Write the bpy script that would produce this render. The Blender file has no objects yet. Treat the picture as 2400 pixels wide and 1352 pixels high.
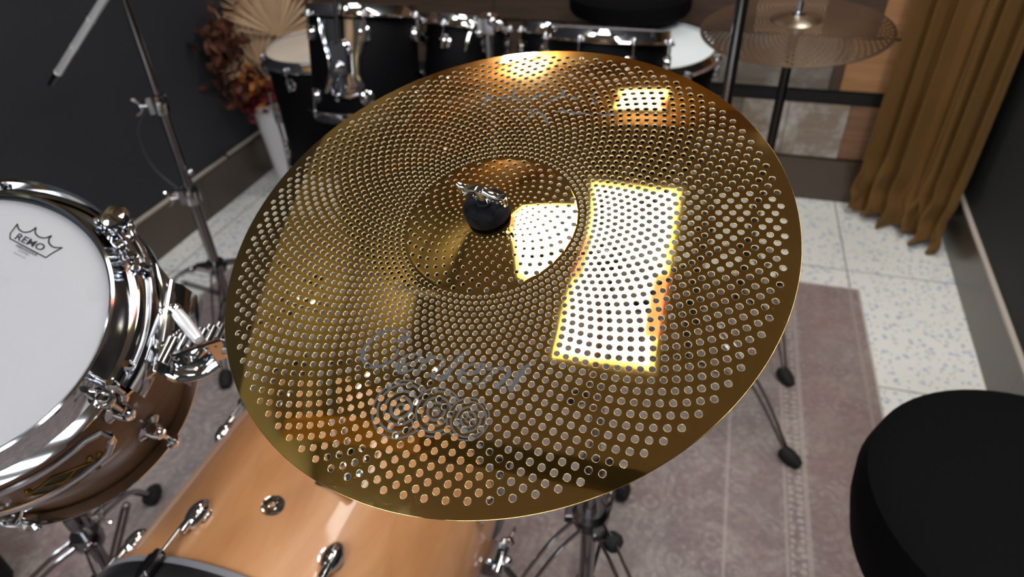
import bpy, math, random
import numpy as np
from mathutils import Matrix, Vector
random.seed(7)
rng = np.random.default_rng(7)
sc = bpy.context.scene
COL = sc.collection
PI = math.pi

# ------------------------------------------------------------------ camera, world, exposure
cam_d = bpy.data.cameras.new('camera')
cam_o = bpy.data.objects.new('camera', cam_d)
COL.objects.link(cam_o)
cam_d.sensor_width = 36.0
cam_d.lens = 24.0                       # 1600 px focal length over 2400 px
cam_d.clip_start = 0.02
RIGHT = (0.96051646, 0.27701279, -0.02592384)
DOWN = (0.14419168, -0.57531743, -0.80512025)
FWD = (-0.23794304, 0.76959325, -0.5925448)
cam_o.matrix_world = Matrix(((RIGHT[0], -DOWN[0], -FWD[0], 0.0),
                             (RIGHT[1], -DOWN[1], -FWD[1], 0.0),
                             (RIGHT[2], -DOWN[2], -FWD[2], 1.43),
                             (0, 0, 0, 1)))
cam_d.dof.use_dof = True
cam_d.dof.focus_distance = 0.47
cam_d.dof.aperture_fstop = 7.0
cam_d.dof.aperture_blades = 0
sc.camera = cam_o
w = bpy.data.worlds.new('world')
sc.world = w
w.use_nodes = True
w.node_tree.nodes['Background'].inputs[0].default_value = (0.55, 0.6, 0.7, 1)
w.node_tree.nodes['Background'].inputs[1].default_value = 0.02
sc.view_settings.view_transform = 'Standard'
sc.view_settings.look = 'None'
sc.view_settings.exposure = 1.15
sc.view_settings.gamma = 1.0
sc.view_settings.use_curve_mapping = False
PANEL_MAIN = 5.4                       # strengths of the ceiling light panels
PANEL_SIDE = 8.0

# ------------------------------------------------------------------ materials
def mat(name, color=(.5, .5, .5), rough=.5, metal=0.0, coat=0.0, spec=0.5, emit=None, estr=0, sheen=0, trans=0):
    m = bpy.data.materials.new(name)
    m.use_nodes = True
    b = m.node_tree.nodes['Principled BSDF']
    b.inputs['Base Color'].default_value = (*color, 1)
    b.inputs['Roughness'].default_value = rough
    b.inputs['Metallic'].default_value = metal
    b.inputs['Coat Weight'].default_value = coat
    b.inputs['Coat Roughness'].default_value = .06
    b.inputs['Specular IOR Level'].default_value = spec
    b.inputs['Sheen Weight'].default_value = sheen
    b.inputs['Transmission Weight'].default_value = trans
    if emit:
        b.inputs['Emission Color'].default_value = (*emit, 1)
        b.inputs['Emission Strength'].default_value = estr
    return m

class NT:
    def __init__(s, m):
        s.m = m; s.t = m.node_tree; s.n = s.t.nodes; s.l = s.t.links
        s.b = s.n['Principled BSDF']
    def _in(s, node, i, v):
        if v is None: return
        if isinstance(v, bpy.types.NodeSocket): s.l.new(v, node.inputs[i])
        else:
            try: node.inputs[i].default_value = v
            except Exception: node.inputs[i].default_value = (v, v, v)
    def coord(s, kind='Object'):
        return s.n.new('ShaderNodeTexCoord').outputs[kind]
    def mapping(s, v, scale=(1, 1, 1), loc=(0, 0, 0), rot=(0, 0, 0)):
        q = s.n.new('ShaderNodeMapping'); s.l.new(v, q.inputs[0])
        q.inputs['Scale'].default_value = scale; q.inputs['Location'].default_value = loc; q.inputs['Rotation'].default_value = rot
        return q.outputs[0]
    def noise(s, v, scale=5, detail=4, rough=.55, out='Fac', dist=0):
        q = s.n.new('ShaderNodeTexNoise'); s._in(q, 'Vector', v)
        q.inputs['Scale'].default_value = scale; q.inputs['Detail'].default_value = detail
        q.inputs['Roughness'].default_value = rough; q.inputs['Distortion'].default_value = dist
        return q.outputs[out]
    def voro(s, v, scale=5, out='Distance', feature='F1', rand=1.0):
        q = s.n.new('ShaderNodeTexVoronoi'); q.voronoi_dimensions = '2D'; q.feature = feature; s._in(q, 'Vector', v)
        q.inputs['Scale'].default_value = scale; q.inputs['Randomness'].default_value = rand
        return q.outputs[out]
    def math(s, op, a, b=None, c=None, clamp=False):
        q = s.n.new('ShaderNodeMath'); q.operation = op; q.use_clamp = clamp
        s._in(q, 0, a); s._in(q, 1, b); s._in(q, 2, c)
        return q.outputs[0]
    def ramp(s, f, stops, interp='LINEAR'):
        q = s.n.new('ShaderNodeValToRGB'); q.color_ramp.interpolation = interp; s._in(q, 0, f)
        e = q.color_ramp.elements
        while len(e) < len(stops): e.new(.5)
        for k, (p, c) in enumerate(stops):
            e[k].position = p; e[k].color = (*c, 1) if len(c) == 3 else c
        return q.outputs[0]
    def mix(s, f, a, b, mode='MIX'):
        q = s.n.new('ShaderNodeMix'); q.data_type = 'RGBA'; q.blend_type = mode
        for i, v in ((0, f), (6, a), (7, b)):
            if isinstance(v, bpy.types.NodeSocket): s.l.new(v, q.inputs[i])
            else: q.inputs[i].default_value = v if i == 0 else (*v, 1)
        return q.outputs[2]
    def xyz(s, v):
        q = s.n.new('ShaderNodeSeparateXYZ'); s.l.new(v, q.inputs[0]); return q.outputs
    def bump(s, h, strength=.2, dist=.01):
        q = s.n.new('ShaderNodeBump'); s._in(q, 'Height', h)
        q.inputs['Strength'].default_value = strength; q.inputs['Distance'].default_value = dist
        s.l.new(q.outputs[0], s.b.inputs['Normal'])
    def base(s, v): s.l.new(v, s.b.inputs['Base Color'])
    def rough(s, v): s.l.new(v, s.b.inputs['Roughness'])

M = {}
# golden low-volume cymbal alloy
m = mat('cymbal_gold', (.86, .62, .24), .07, 1.0); t = NT(m); co = t.coord()
nz = t.noise(co, 60, 5); sp = t.noise(co, 2600, 2)
t.rough(t.math('ADD', t.math('MULTIPLY', nz, .07), t.math('MULTIPLY', t.math('GREATER_THAN', sp, .7), .2)))
wear = t.ramp(t.noise(t.mapping(co, (40, 40, 40)), 9, 6, .7), [(.62, (0, 0, 0)), (.72, (1, 1, 1))])
t.base(t.mix(t.math('MULTIPLY', wear, .2), (.86, .62, .24), (.95, .74, .44)))
t.bump(t.noise(co, 14, 2), .05, .002)
M['gold'] = m
M['bare_edge'] = mat('bare_punched_edge', (.80, .68, .48), .38, .7)
M['print'] = mat('grey_print', (.062, .064, .068), .6, 0.0, spec=.1)
M['chrome'] = mat('chrome', (.62, .63, .66), .07, 1.0)
m = mat('stand_chrome', (.30, .29, .30), .14, 1.0); M['stand'] = m
M['dark_metal'] = mat('dark_metal', (.09, .085, .09), .28, 1.0)
M['black_metal'] = mat('black_metal', (.012, .012, .013), .35)
M['rubber'] = mat('black_rubber', (.008, .008, .008), .75, spec=.3)
m = mat('black_felt', (.012, .012, .015), 1.0, sheen=.03, spec=.05); t = NT(m); co = t.coord()
t.base(t.ramp(t.noise(co, 140, 6, .7), [(.35, (.003, .003, .004)), (.75, (.016, .016, .020))])); t.bump(t.noise(co, 900, 4), .6, .001)
M['felt'] = m
# drum heads
m = mat('coated_head', (.37, .37, .39), .6, spec=.2); t = NT(m); co = t.coord()
t.base(t.mix(t.ramp(t.noise(co, 14, 5, .6), [(.55, (0, 0, 0)), (.8, (1, 1, 1))]), (.37, .37, .39), (.32, .325, .34)))
t.bump(t.noise(co, 1500, 2), .15, .0005); M['head'] = m
m = mat('cream_head', (.62, .54, .44), .5); t = NT(m); co = t.coord()
t.base(t.mix(t.noise(co, 9, 4), (.68, .6, .5), (.5, .43, .35))); M['cream_head'] = m
M['blue_head'] = mat('white_head', (.72, .80, .84), .5)
M['ink'] = mat('black_ink', (.012, .012, .014), .5)
M['grey_ink'] = mat('grey_ink', (.12, .12, .13), .5)
# shells
def wood_shell(name, c1, c2, c3, rough, coat, sc_=(3, 3, 26)):
    m = mat(name, c1, rough, coat=coat); t = NT(m); co = t.coord()
    v = t.mapping(co, sc_)
    g = t.noise(v, 3, 6, .6, dist=.6)
    col = t.ramp(g, [(.25, c2), (.5, c1), (.75, c3)])
    t.base(col); t.bump(g, .03, .002)
    return m
M['brown_shell'] = wood_shell('satin_walnut_shell', (.24, .112, .045), (.19, .085, .033), (.28, .135, .056), .48, .08)
M['amber_shell'] = wood_shell('gloss_amber_maple_shell', (.62, .29, .12), (.54, .235, .09), (.70, .36, .17), .34, .5, (7, 2.0, 7))
m = mat('black_shell', (.003, .003, .004), .55, spec=.1); M['black_shell'] = m
M['black_head'] = mat('black_head', (.008, .008, .009), .5)
M['hoop_grey'] = mat('satin_grey_hoop', (.24, .24, .27), .38, coat=.4)
M['olive'] = mat('badge_olive', (.035, .028, .012), .35, .6)
M['badge_gold'] = mat('badge_gold', (.28, .17, .03), .35, 1.0)
# walls, floor
m = mat('charcoal_paint', (.022, .023, .027), .7); t = NT(m); co = t.coord()
t.base(t.mix(t.noise(co, 3, 4), (.018, .020, .026), (.028, .030, .038))); t.bump(t.noise(co, 260, 3), .12, .002); M['charcoal'] = m
m = mat('dark_green_paint', (.014, .017, .017), .7); t = NT(m); t.bump(t.noise(t.coord(), 260, 3), .12, .002); M['dark_right'] = m
m = mat('brown_skirting_tile', (.075, .052, .035), .28, coat=.15); t = NT(m); co = t.coord()
o = t.xyz(co)
ty = t.math('LESS_THAN', t.math('FRACT', t.math('ADD', t.math('DIVIDE', o[1], .44), .37)), .01)
tx = t.math('LESS_THAN', t.math('FRACT', t.math('ADD', t.math('DIVIDE', o[0], .6), .9)), .006)
col = t.mix(t.noise(co, 6, 5), (.082, .058, .040), (.060, .042, .028))
t.base(t.mix(t.math('MAXIMUM', ty, tx), col, (.02, .014, .01))); M['skirting'] = m
M['pale_grout'] = mat('pale_grout', (.42, .37, .32), .8)
m = mat('speckled_floor_tile', (.62, .63, .60), .25); t = NT(m); co = t.coord(); o = t.xyz(co)
col = t.mix(t.noise(co, 2.5, 3), (.72, .73, .69), (.80, .80, .77))
v1 = t.voro(t.mapping(co, (1, 1.25, 1)), 30)
s1 = t.math('MULTIPLY', t.math('LESS_THAN', v1, .21), t.math('GREATER_THAN', t.noise(co, 23, 1), .5))
v2 = t.voro(t.mapping(co, (1.2, 1, 1), (3.3, 1.7, 0)), 42)
s2 = t.math('MULTIPLY', t.math('LESS_THAN', v2, .2), t.math('GREATER_THAN', t.noise(co, 17, 1), .5))
col = t.mix(t.math('MULTIPLY', s1, .75), col, (.24, .33, .60))
col = t.mix(t.math('MULTIPLY', s2, .6), col, (.36, .34, .33))
jx = t.math('LESS_THAN', t.math('ABSOLUTE', t.math('SUBTRACT', t.math('FRACT', t.math('DIVIDE', t.math('ADD', o[0], 6 - .562 + .3), .6)), .5)), .0035)
jy = t.math('LESS_THAN', t.math('ABSOLUTE', t.math('SUBTRACT', t.math('FRACT', t.math('DIVIDE', t.math('ADD', o[1], 6 - 2.255 + .3), .6)), .5)), .0035)
jn = t.math('MAXIMUM', jx, jy)
t.base(t.mix(jn, col, (.13, .12, .115))); t.rough(t.math('ADD', t.math('MULTIPLY', jn, .5), .28)); M['tile'] = m
# rug
m = mat('faded_rug', (.3, .25, .24), .95, sheen=.1, spec=.1); t = NT(m); co = t.coord(); o = t.xyz(co)
big = t.ramp(t.noise(co, 1.9, 3, .6), [(.38, (0, 0, 0)), (.62, (1, 1, 1))])
base = t.mix(big, (.29, .185, .175), (.235, .225, .225))
mid = t.ramp(t.noise(co, 9, 6, .7, dist=.7), [(.38, (0, 0, 0)), (.6, (1, 1, 1))])
base = t.mix(t.math('MULTIPLY', mid, .7), base, (.46, .42, .38))
fine = t.ramp(t.noise(co, 42, 5, .75, dist=.4), [(.42, (0, 0, 0)), (.56, (1, 1, 1))])
base = t.mix(t.math('MULTIPLY', fine, .45), base, (.17, .13, .135))
fl = t.voro(co, 15, rand=.35)
rings = t.math('LESS_THAN', t.math('ABSOLUTE', t.math('SUBTRACT', fl, .34)), .06)
dots = t.math('LESS_THAN', fl, .14)
brk = t.ramp(t.noise(co, 6, 4, .6), [(.45, (0, 0, 0)), (.56, (1, 1, 1))])
base = t.mix(t.math('MULTIPLY', t.math('MULTIPLY', t.math('MAXIMUM', rings, dots), brk), .6), base, (.19, .15, .16))
v3 = t.voro(t.mapping(co, (1, 1, 1), (.4, .1, 0)), 34, rand=.8)
base = t.mix(t.math('MULTIPLY', t.math('LESS_THAN', v3, .2), t.math('MULTIPLY', brk, .3)), base, (.55, .50, .45))
ros = t.voro(t.mapping(co, (1, 1, 1), (.13, .3, 0)), 4.2, rand=.25)
petal = t.math('GREATER_THAN', t.math('SINE', t.math('ADD', t.math('MULTIPLY', ros, 62), t.math('MULTIPLY', t.noise(co, 11, 3), 9))), .45)
base = t.mix(t.math('MULTIPLY', t.math('MULTIPLY', petal, t.ramp(t.noise(co, 3.3, 3), [(.4, (0, 0, 0)), (.6, (1, 1, 1))])), .4), base, (.17, .135, .14))
# border bands parallel to the long right edge (x about 0.585)
dx = t.math('SUBTRACT', .585, o[0])
def band(a, b_): return t.math('MULTIPLY', t.math('GREATER_THAN', dx, a), t.math('LESS_THAN', dx, b_))
bands = t.math('MAXIMUM', t.math('MAXIMUM', band(.025, .035), band(.21, .222)), t.math('MAXIMUM', band(.262, .27), band(.40, .408)))
base = t.mix(t.math('MULTIPLY', bands, .5), base, (.55, .47, .43))
zig = t.math('MULTIPLY', band(.225, .258), t.math('LESS_THAN', t.voro(t.mapping(co, (1, 1.3, 1)), 40, rand=.3), .33))
base = t.mix(t.math('MULTIPLY', zig, .6), base, (.58, .52, .47))
edge = band(0, .2)
base = t.mix(t.math('MULTIPLY', edge, .35), base, (.30, .18, .16))
th = t.noise(t.mapping(co, (25, 160, 1)), 2, 3)
th2 = t.noise(t.mapping(co, (160, 25, 1)), 2, 3)
base = t.mix(t.math('MULTIPLY', t.math('ADD', th, th2), .32), base, (.15, .12, .12))
t.base(base); t.bump(t.noise(co, 500, 3), .5, .003); M['rug'] = m
M['rug_edge'] = mat('rug_binding', (.45, .42, .38), .9)
# curtain
m = mat('bronze_velvet', (.14, .07, .02), .8, sheen=.15, spec=.15); t = NT(m); co = t.coord()
t.b.inputs['Sheen Tint'].default_value = (.9, .6, .3, 1)
t.base(t.mix(t.noise(t.mapping(co, (8, 8, 2)), 3, 5), (.13, .064, .018), (.19, .10, .030))); t.bump(t.noise(co, 700, 3), .4, .002); M['velvet'] = m
M['ceramic'] = mat('white_ceramic', (.85, .84, .86), .35)
M['palm'] = mat('dried_palm', (.52, .36, .22), .8)
M['palm_dark'] = mat('dried_palm_dark', (.36, .22, .12), .8)
M['orange_leaf'] = mat('orange_leaf', (.42, .14, .02), .7)
M['rust_leaf'] = mat('rust_leaf', (.095, .026, .011), .7)
M['red_flower'] = mat('crimson_flower', (.22, .012, .022), .7)
M['stem'] = mat('dry_stem', (.2, .13, .07), .8)
M['seat'] = mat('black_vinyl', (.0025, .0025, .003), .8, spec=.06)
M['white_plastic'] = mat('frosted_metal', (.85, .86, .88), .3, .5)

# ------------------------------------------------------------------ mesh helpers
def V(*a): return np.array(a, float)
def nrm(v):
    v = np.asarray(v, float); return v / np.linalg.norm(v)
def frame(axis, hint=(1, 0, 0)):
    a = nrm(axis); h = np.asarray(hint, float)
    if abs(a @ nrm(h)) > .95: h = V(0, 1, 0) if abs(a[1]) < .9 else V(1, 0, 0)
    x = nrm(h - a * (h @ a)); return x, np.cross(a, x), a

class MB:
    def __init__(s): s.v = []; s.f = []; s.mi = []; s.n = 0; s.cur = 0
    def add(s, v, f):
        v = np.asarray(v, float).reshape(-1, 3)
        s.v.append(v); s.f += [tuple(int(i) + s.n for i in q) for q in f]; s.mi += [s.cur] * len(f); s.n += len(v); return s
    def lathe(s, prof, o, axis=(0, 0, 1), seg=24, a0=0, a1=2 * PI, hint=(1, 0, 0)):
        x, y, z = frame(axis, hint); full = abs(a1 - a0 - 2 * PI) < 1e-6
        n = seg if full else seg + 1
        vs = []
        for i in range(n):
            a = a0 + (a1 - a0) * i / seg
            for r, h in prof: vs.append(np.asarray(o) + (x * math.cos(a) + y * math.sin(a)) * r + z * h)
        k = len(prof); fs = []
        for i in range(seg):
            j = (i + 1) % n
            for q in range(k - 1): fs.append((i * k + q, j * k + q, j * k + q + 1, i * k + q + 1))
        return s.add(vs, fs)
    def cyl(s, p, q, r, r2=None, seg=20, cap=True):
        p = np.asarray(p, float); q = np.asarray(q, float); L = np.linalg.norm(q - p); r2 = r if r2 is None else r2
        b = min(.15 * min(r, r2), L * .2)
        return s.lathe([(0, 0), (r - b, 0), (r, b), (r2, L - b), (r2 - b, L), (0, L)], p, q - p, seg)
    def tube(s, pts, r, seg=10, close=False, flat=1.0, up=None):
        P = np.asarray(pts, float); n = len(P)
        rr = np.full(n, r) if np.isscalar(r) else np.asarray(r, float)
        T = np.roll(P, -1, 0) - np.roll(P, 1, 0) if close else np.gradient(P, axis=0)
        T /= np.linalg.norm(T, axis=1)[:, None]
        x = frame(T[0], up if up is not None else (0, 0, 1))[0]; vs = []
        for i in range(n):
            if up is not None: x = np.asarray(up, float)
            x = nrm(x - T[i] * (x @ T[i])); y = np.cross(T[i], x)
            for k in range(seg):
                a = 2 * PI * k / seg; vs.append(P[i] + (x * math.cos(a) * flat + y * math.sin(a)) * rr[i])
        fs = []
        for i in range(n if close else n - 1):
            j = (i + 1) % n
            for k in range(seg):
                k2 = (k + 1) % seg; fs.append((i * seg + k, j * seg + k, j * seg + k2, i * seg + k2))
        if not close:
            fs.append(tuple(range(seg))); fs.append(tuple((n - 1) * seg + k for k in reversed(range(seg))))
        return s.add(vs, fs)
    def box(s, c, size, ax=None, bev=0.0):
        X, Y, Z = (V(1, 0, 0), V(0, 1, 0), V(0, 0, 1)) if ax is None else ax
        sx, sy, sz = [d / 2 for d in size]; c = np.asarray(c, float)
        if bev <= 0:
            vs = [c + X * sx * a + Y * sy * b + Z * sz * d for a in (-1, 1) for b in (-1, 1) for d in (-1, 1)]
            return s.add(vs, [(0, 1, 3, 2), (4, 6, 7, 5), (0, 4, 5, 1), (2, 3, 7, 6), (0, 2, 6, 4), (1, 5, 7, 3)])
        out = []
        for (h, k) in ((-sz, bev), (-sz + bev, 0), (sz - bev, 0), (sz, bev)):
            a, b = sx - k, sy - k; e = bev * .6
            for (px, py) in ((a - e, b), (a, b - e), (a, -b + e), (a - e, -b), (-a + e, -b), (-a, -b + e), (-a, b - e), (-a + e, b)):
                out.append(c + X * px + Y * py + Z * h)
        fs = [tuple(range(8)), tuple(24 + i for i in reversed(range(8)))]
        for l in range(3):
            for i in range(8):
                j = (i + 1) % 8; fs.append((l * 8 + j, l * 8 + i, l * 8 + 8 + i, l * 8 + 8 + j))
        return s.add(out, fs)
    def ball(s, c, r, ax=None, sc_=(1, 1, 1), seg=16, rings=10):
        X, Y, Z = (V(1, 0, 0), V(0, 1, 0), V(0, 0, 1)) if ax is None else ax
        vs = []; fs = []
        for i in range(rings + 1):
            th = PI * i / rings
            for k in range(seg):
                a = 2 * PI * k / seg
                vs.append(np.asarray(c) + r * (X * math.sin(th) * math.cos(a) * sc_[0] + Y * math.sin(th) * math.sin(a) * sc_[1] + Z * math.cos(th) * sc_[2]))
        for i in range(rings):
            for k in range(seg):
                k2 = (k + 1) % seg; fs.append((i * seg + k, (i + 1) * seg + k, (i + 1) * seg + k2, i * seg + k2))
        return s.add(vs, fs)
    def prism(s, poly, o, X, Y, Z, h0, h1):
        n = len(poly); o = np.asarray(o, float)
        vs = [o + X * a + Y * b + Z * h0 for a, b in poly] + [o + X * a + Y * b + Z * h1 for a, b in poly]
        fs = [tuple(reversed(range(n))), tuple(range(n, 2 * n))]
        for i in range(n): j = (i + 1) % n; fs.append((i, j, n + j, n + i))
        return s.add(vs, fs)
    def build(s, name, m, parent=None, smooth=True, angle=35, props=None):
        vs = np.concatenate(s.v)
        if parent is not None:
            L = parent['_loc']; vs = vs - np.array(L)[None]
        me = bpy.data.meshes.new(name)
        me.from_pydata(vs.tolist(), [], s.f); me.update()
        for x in (m if isinstance(m, (list, tuple)) else [m]): me.materials.append(x)
        if isinstance(m, (list, tuple)): me.polygons.foreach_set('material_index', s.mi)
        if smooth:
            me.shade_smooth(); me.set_sharp_from_angle(angle=math.radians(angle))
        o = bpy.data.objects.new(name, me); COL.objects.link(o)
        if parent is not None: o.parent = parent; o['_loc'] = [0.0, 0.0, 0.0]; o['_loc'] = list(parent['_loc'])
        else: o['_loc'] = [0.0, 0.0, 0.0]
        if props:
            for k, v_ in props.items(): o[k] = v_
        return o

def thing(name, label, cat, loc, group=None):
    o = bpy.data.objects.new(name, None); COL.objects.link(o); o.empty_display_size = .05
    o.location = loc; o['_loc'] = [float(x) for x in loc]; o['label'] = label; o['category'] = cat
    if group: o['group'] = group
    return o
def recenter(o, loc):
    me = o.data; k = len(me.vertices); a = np.empty(k * 3); me.vertices.foreach_get('co', a)
    a = a.reshape(-1, 3) - np.asarray(loc)[None]; me.vertices.foreach_set('co', a.ravel()); me.update()
    o.location = loc; o['_loc'] = [float(x) for x in loc]
def tag(o, label, cat, group=None, kind=None):
    o['label'] = label; o['category'] = cat
    if group: o['group'] = group
    if kind: o['kind'] = kind
    return o
def struct(o): o['kind'] = 'structure'; return o
def spline(P, n=8):
    P = np.asarray(P, float); out = []
    Q = np.vstack([2 * P[0] - P[1], P, 2 * P[-1] - P[-2]])
    for i in range(1, len(Q) - 2):
        for k in range(n):
            u = k / n
            out.append(.5 * ((2 * Q[i]) + (-Q[i - 1] + Q[i + 1]) * u + (2 * Q[i - 1] - 5 * Q[i] + 4 * Q[i + 1] - Q[i + 2]) * u * u + (-Q[i - 1] + 3 * Q[i] - 3 * Q[i + 1] + Q[i + 2]) * u ** 3))
    out.append(P[-1]); return np.array(out)

# ------------------------------------------------------------------ room
XL, YB, ZC, YR = -1.95, 2.79, 2.70, -3.2
def rx(y): return .94 - .053 * (2.565 - y)          # right wall runs slightly askew
b = MB(); b.box((-.3, -.2, -.05), (4.6, 7.0, .1)); struct(b.build('floor', M['tile'], smooth=False))
M['greige'] = mat('greige_paint', (.22, .205, .145), .8)
b = MB(); b.cur = 0; b.box((XL - .05, -.2, 1.15), (.1, 6.2, 2.4)); b.cur = 1; b.box((XL - .05, -.2, 2.75), (.1, 6.2, .8)); struct(b.build('wall_left', [M['charcoal'], M['greige']], smooth=False))
b = MB()
d = nrm((rx(3) - rx(-3.3), 6.3, 0)); nn_ = V(d[1], -d[0], 0)
cm = V((rx(3) + rx(-3.3)) / 2, -.15, 1.35) + nn_ * .05
b.box(cm, (.1, 6.3, 3.6), (nn_, d, V(0, 0, 1))); struct(b.build('wall_right', M['dark_right'], smooth=False))
M['ceiling'] = mat('ceiling_paint', (.40, .30, .21), .8)
M['upper_ceiling'] = mat('upper_ceiling_paint', (.24, .21, .15), .8)
b = MB(); b.box((-.3, -.2, 3.10), (4.6, 7.0, .1)); struct(b.build('ceiling', M['upper_ceiling'], smooth=False))
b = MB(); b.box((-.03, .785, ZC + .04), (2.04, 1.67, .08)); struct(b.build('trim_1', M['ceiling'], smooth=False))
b = MB(); b.box((-.03, -1.70, ZC + .04), (2.04, 3.06, .08)); struct(b.build('trim_2', M['ceiling'], smooth=False))
M['beam'] = mat('orange_wood_beam', (.80, .42, .10), .5)
b = MB(); b.box((-1.48, -.10, ZC + .06), (.90, .10, .16)); struct(b.build('trim_3', M['beam'], smooth=False))
m = mat('rear_wood_panelling', (.2, .1, .04), .5); t = NT(m); co = t.coord(); o = t.xyz(co)
pl = t.math('FLOOR', t.math('DIVIDE', o[2], .2)); wn = t.n.new('ShaderNodeTexWhiteNoise'); wn.noise_dimensions = '1D'; t.l.new(pl, wn.inputs['W'])
t.base(t.ramp(wn.outputs[0], [(0, (.10, .045, .015)), (.5, (.24, .12, .04)), (1, (.42, .24, .10))])); M['rear'] = m
b = MB(); b.box((-.3, YR - .05, 1.55), (4.6, .1, 3.2)); struct(b.build('wall_rear', M['rear'], smooth=False))
m = mat('wood_plank_ceiling', (.6, .3, .1), .45); t = NT(m); co = t.coord(); o = t.xyz(co)
cell = t.math('FLOOR', t.math('DIVIDE', o[1], .17)); row = t.math('FLOOR', t.math('ADD', t.math('DIVIDE', o[0], .42), t.math('MULTIPLY', cell, .37)))
wn = t.n.new('ShaderNodeTexWhiteNoise'); wn.noise_dimensions = '1D'; t.l.new(t.math('ADD', t.math('MULTIPLY', cell, 7.31), row), wn.inputs['W'])
t.base(t.mix(t.math('MULTIPLY', t.noise(t.mapping(co, (3, 20, 1)), 4, 5), .5), t.ramp(wn.outputs[0], [(0, (.46, .24, .08)), (.35, (.24, .12, .05)), (.6, (.44, .33, .20)), (.8, (.52, .29, .09)), (1, (.09, .06, .04))], 'CONSTANT'), (.2, .09, .03)))
b = MB(); b.box((-.5, 2.21, 3.04), (2.95, 1.16, .02)); struct(b.build('trim_4', m, smooth=False))
# back wall: dark backing with planks laid in rows
def plank_mat(name, c1, c2, sx=2, rough=.6, spots=None):
    m = mat(name, c1, rough); t = NT(m); co = t.coord()
    g = t.noise(t.mapping(co, (sx, 1, 26)), 2.2, 7, .62, dist=.5)
    cl = t.ramp(g, [(.3, c2), (.7, c1)])
    if spots:
        cl = t.mix(t.ramp(t.noise(co, 7, 7, .7), [(.48, (0, 0, 0)), (.62, (1, 1, 1))]), cl, spots)
    t.base(cl); t.bump(g, .2, .004); return m
PM = [mat('plank_gap', (.008, .008, .009), .6),
      plank_mat('plank_slate', (.20, .175, .145), (.12, .10, .08), 2, .5, (.30, .28, .26)),
      plank_mat('plank_stone', (.33, .27, .22), (.22, .16, .12), 3, .45, (.50, .48, .46)),
      plank_mat('plank_rust', (.28, .145, .085), (.17, .085, .048)),
      plank_mat('plank_orange', (.46, .24, .11), (.30, .14, .055)),
      plank_mat('plank_umber', (.085, .05, .032), (.05, .03, .02)),
      plank_mat('plank_tan', (.50, .36, .24), (.36, .24, .15))]
b = MB(); b.cur = 0; b.box((-.4, YB + .06, 1.55), (3.4, .1, 3.2))
rows = [(.186, .402, [(-1.95, -.3, 3), (-.3, .13, 1), (.13, .305, 2), (.305, .527, 2), (.527, 1.1, 3)]),
        (.462, .655, [(-1.95, -.6, 5), (-.6, .43, 1), (.43, .47, 5), (.47, 1.1, 4)]),
        (.663, .86, [(-1.95, -.9, 5), (-.9, .12, 5), (.12, .36, 6), (.36, .55, 5), (.55, 1.1, 4)])]
z = .92
while z < 3.05:
    segs = []; x = -1.95
    while x < 1.0:
        L = random.uniform(.3, .8); segs.append((x, min(x + L, 1.1), random.choice([3, 4, 4, 6, 3, 5]))); x += L
    rows.append((z, min(z + .2, 3.05), segs)); z += .2 + (.06 if len(rows) % 3 == 0 else .008)
for z0, z1, segs in rows:
    for x0, x1, k in segs:
        b.cur = k; b.box(((x0 + x1) / 2, YB + .003 + random.uniform(-.002, .002), (z0 + z1) / 2), (x1 - x0 - .003, .02, z1 - z0 - .003))
struct(b.build('wall_back', PM, smooth=False))
# skirting tiles
b = MB(); b.cur = 0; b.box((XL + .006, -.2, .09), (.012, 5.9, .18)); b.cur = 1
for y0, y1, zt in ((-3, 1.15, .181), (1.15, 1.95, .184), (2.0, 2.22, .19), (2.24, 2.74, .194)): b.box((XL + .007, (y0 + y1) / 2, zt), (.016, y1 - y0, .008))
struct(b.build('baseboard_left', [M['skirting'], M['pale_grout']], smooth=False))
b = MB(); b.box((-.4, YB - .014, .09), (3.0, .012, .18)); struct(b.build('baseboard_back', M['skirting'], smooth=False))
b = MB(); b.cur = 0; b.box(cm - nn_ * .056 - V(0, 0, 1.26), (.012, 6.2, .18), (nn_, d, V(0, 0, 1)))
b.cur = 1; b.box(cm - nn_ * .057 - V(0, 0, 1.166), (.016, 6.2, .008), (nn_, d, V(0, 0, 1)))
struct(b.build('baseboard_right', [M['skirting'], M['pale_grout']], smooth=False))

# rug: slab with bound edge
b = MB(); b.cur = 0; rx0, rx1, ry0, ry1 = -1.63, .585, -1.2, 2.13
b.box(((rx0 + rx1) / 2, (ry0 + ry1) / 2, .004), (rx1 - rx0, ry1 - ry0, .008), bev=.002)
rug = b.build('rug', M['rug'])
bb = MB(); pts = [(rx0, ry0, .005), (rx0, ry1, .005), (rx1, ry1, .005), (rx1, ry0, .005)]
for i in range(4): bb.cyl(pts[i], pts[(i + 1) % 4], .0045, seg=8)
tag(rug, 'large faded mauve and grey patterned rug covering the floor tiles', 'rug'); bb.build('rug_binding', M['rug_edge'], rug)

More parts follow.
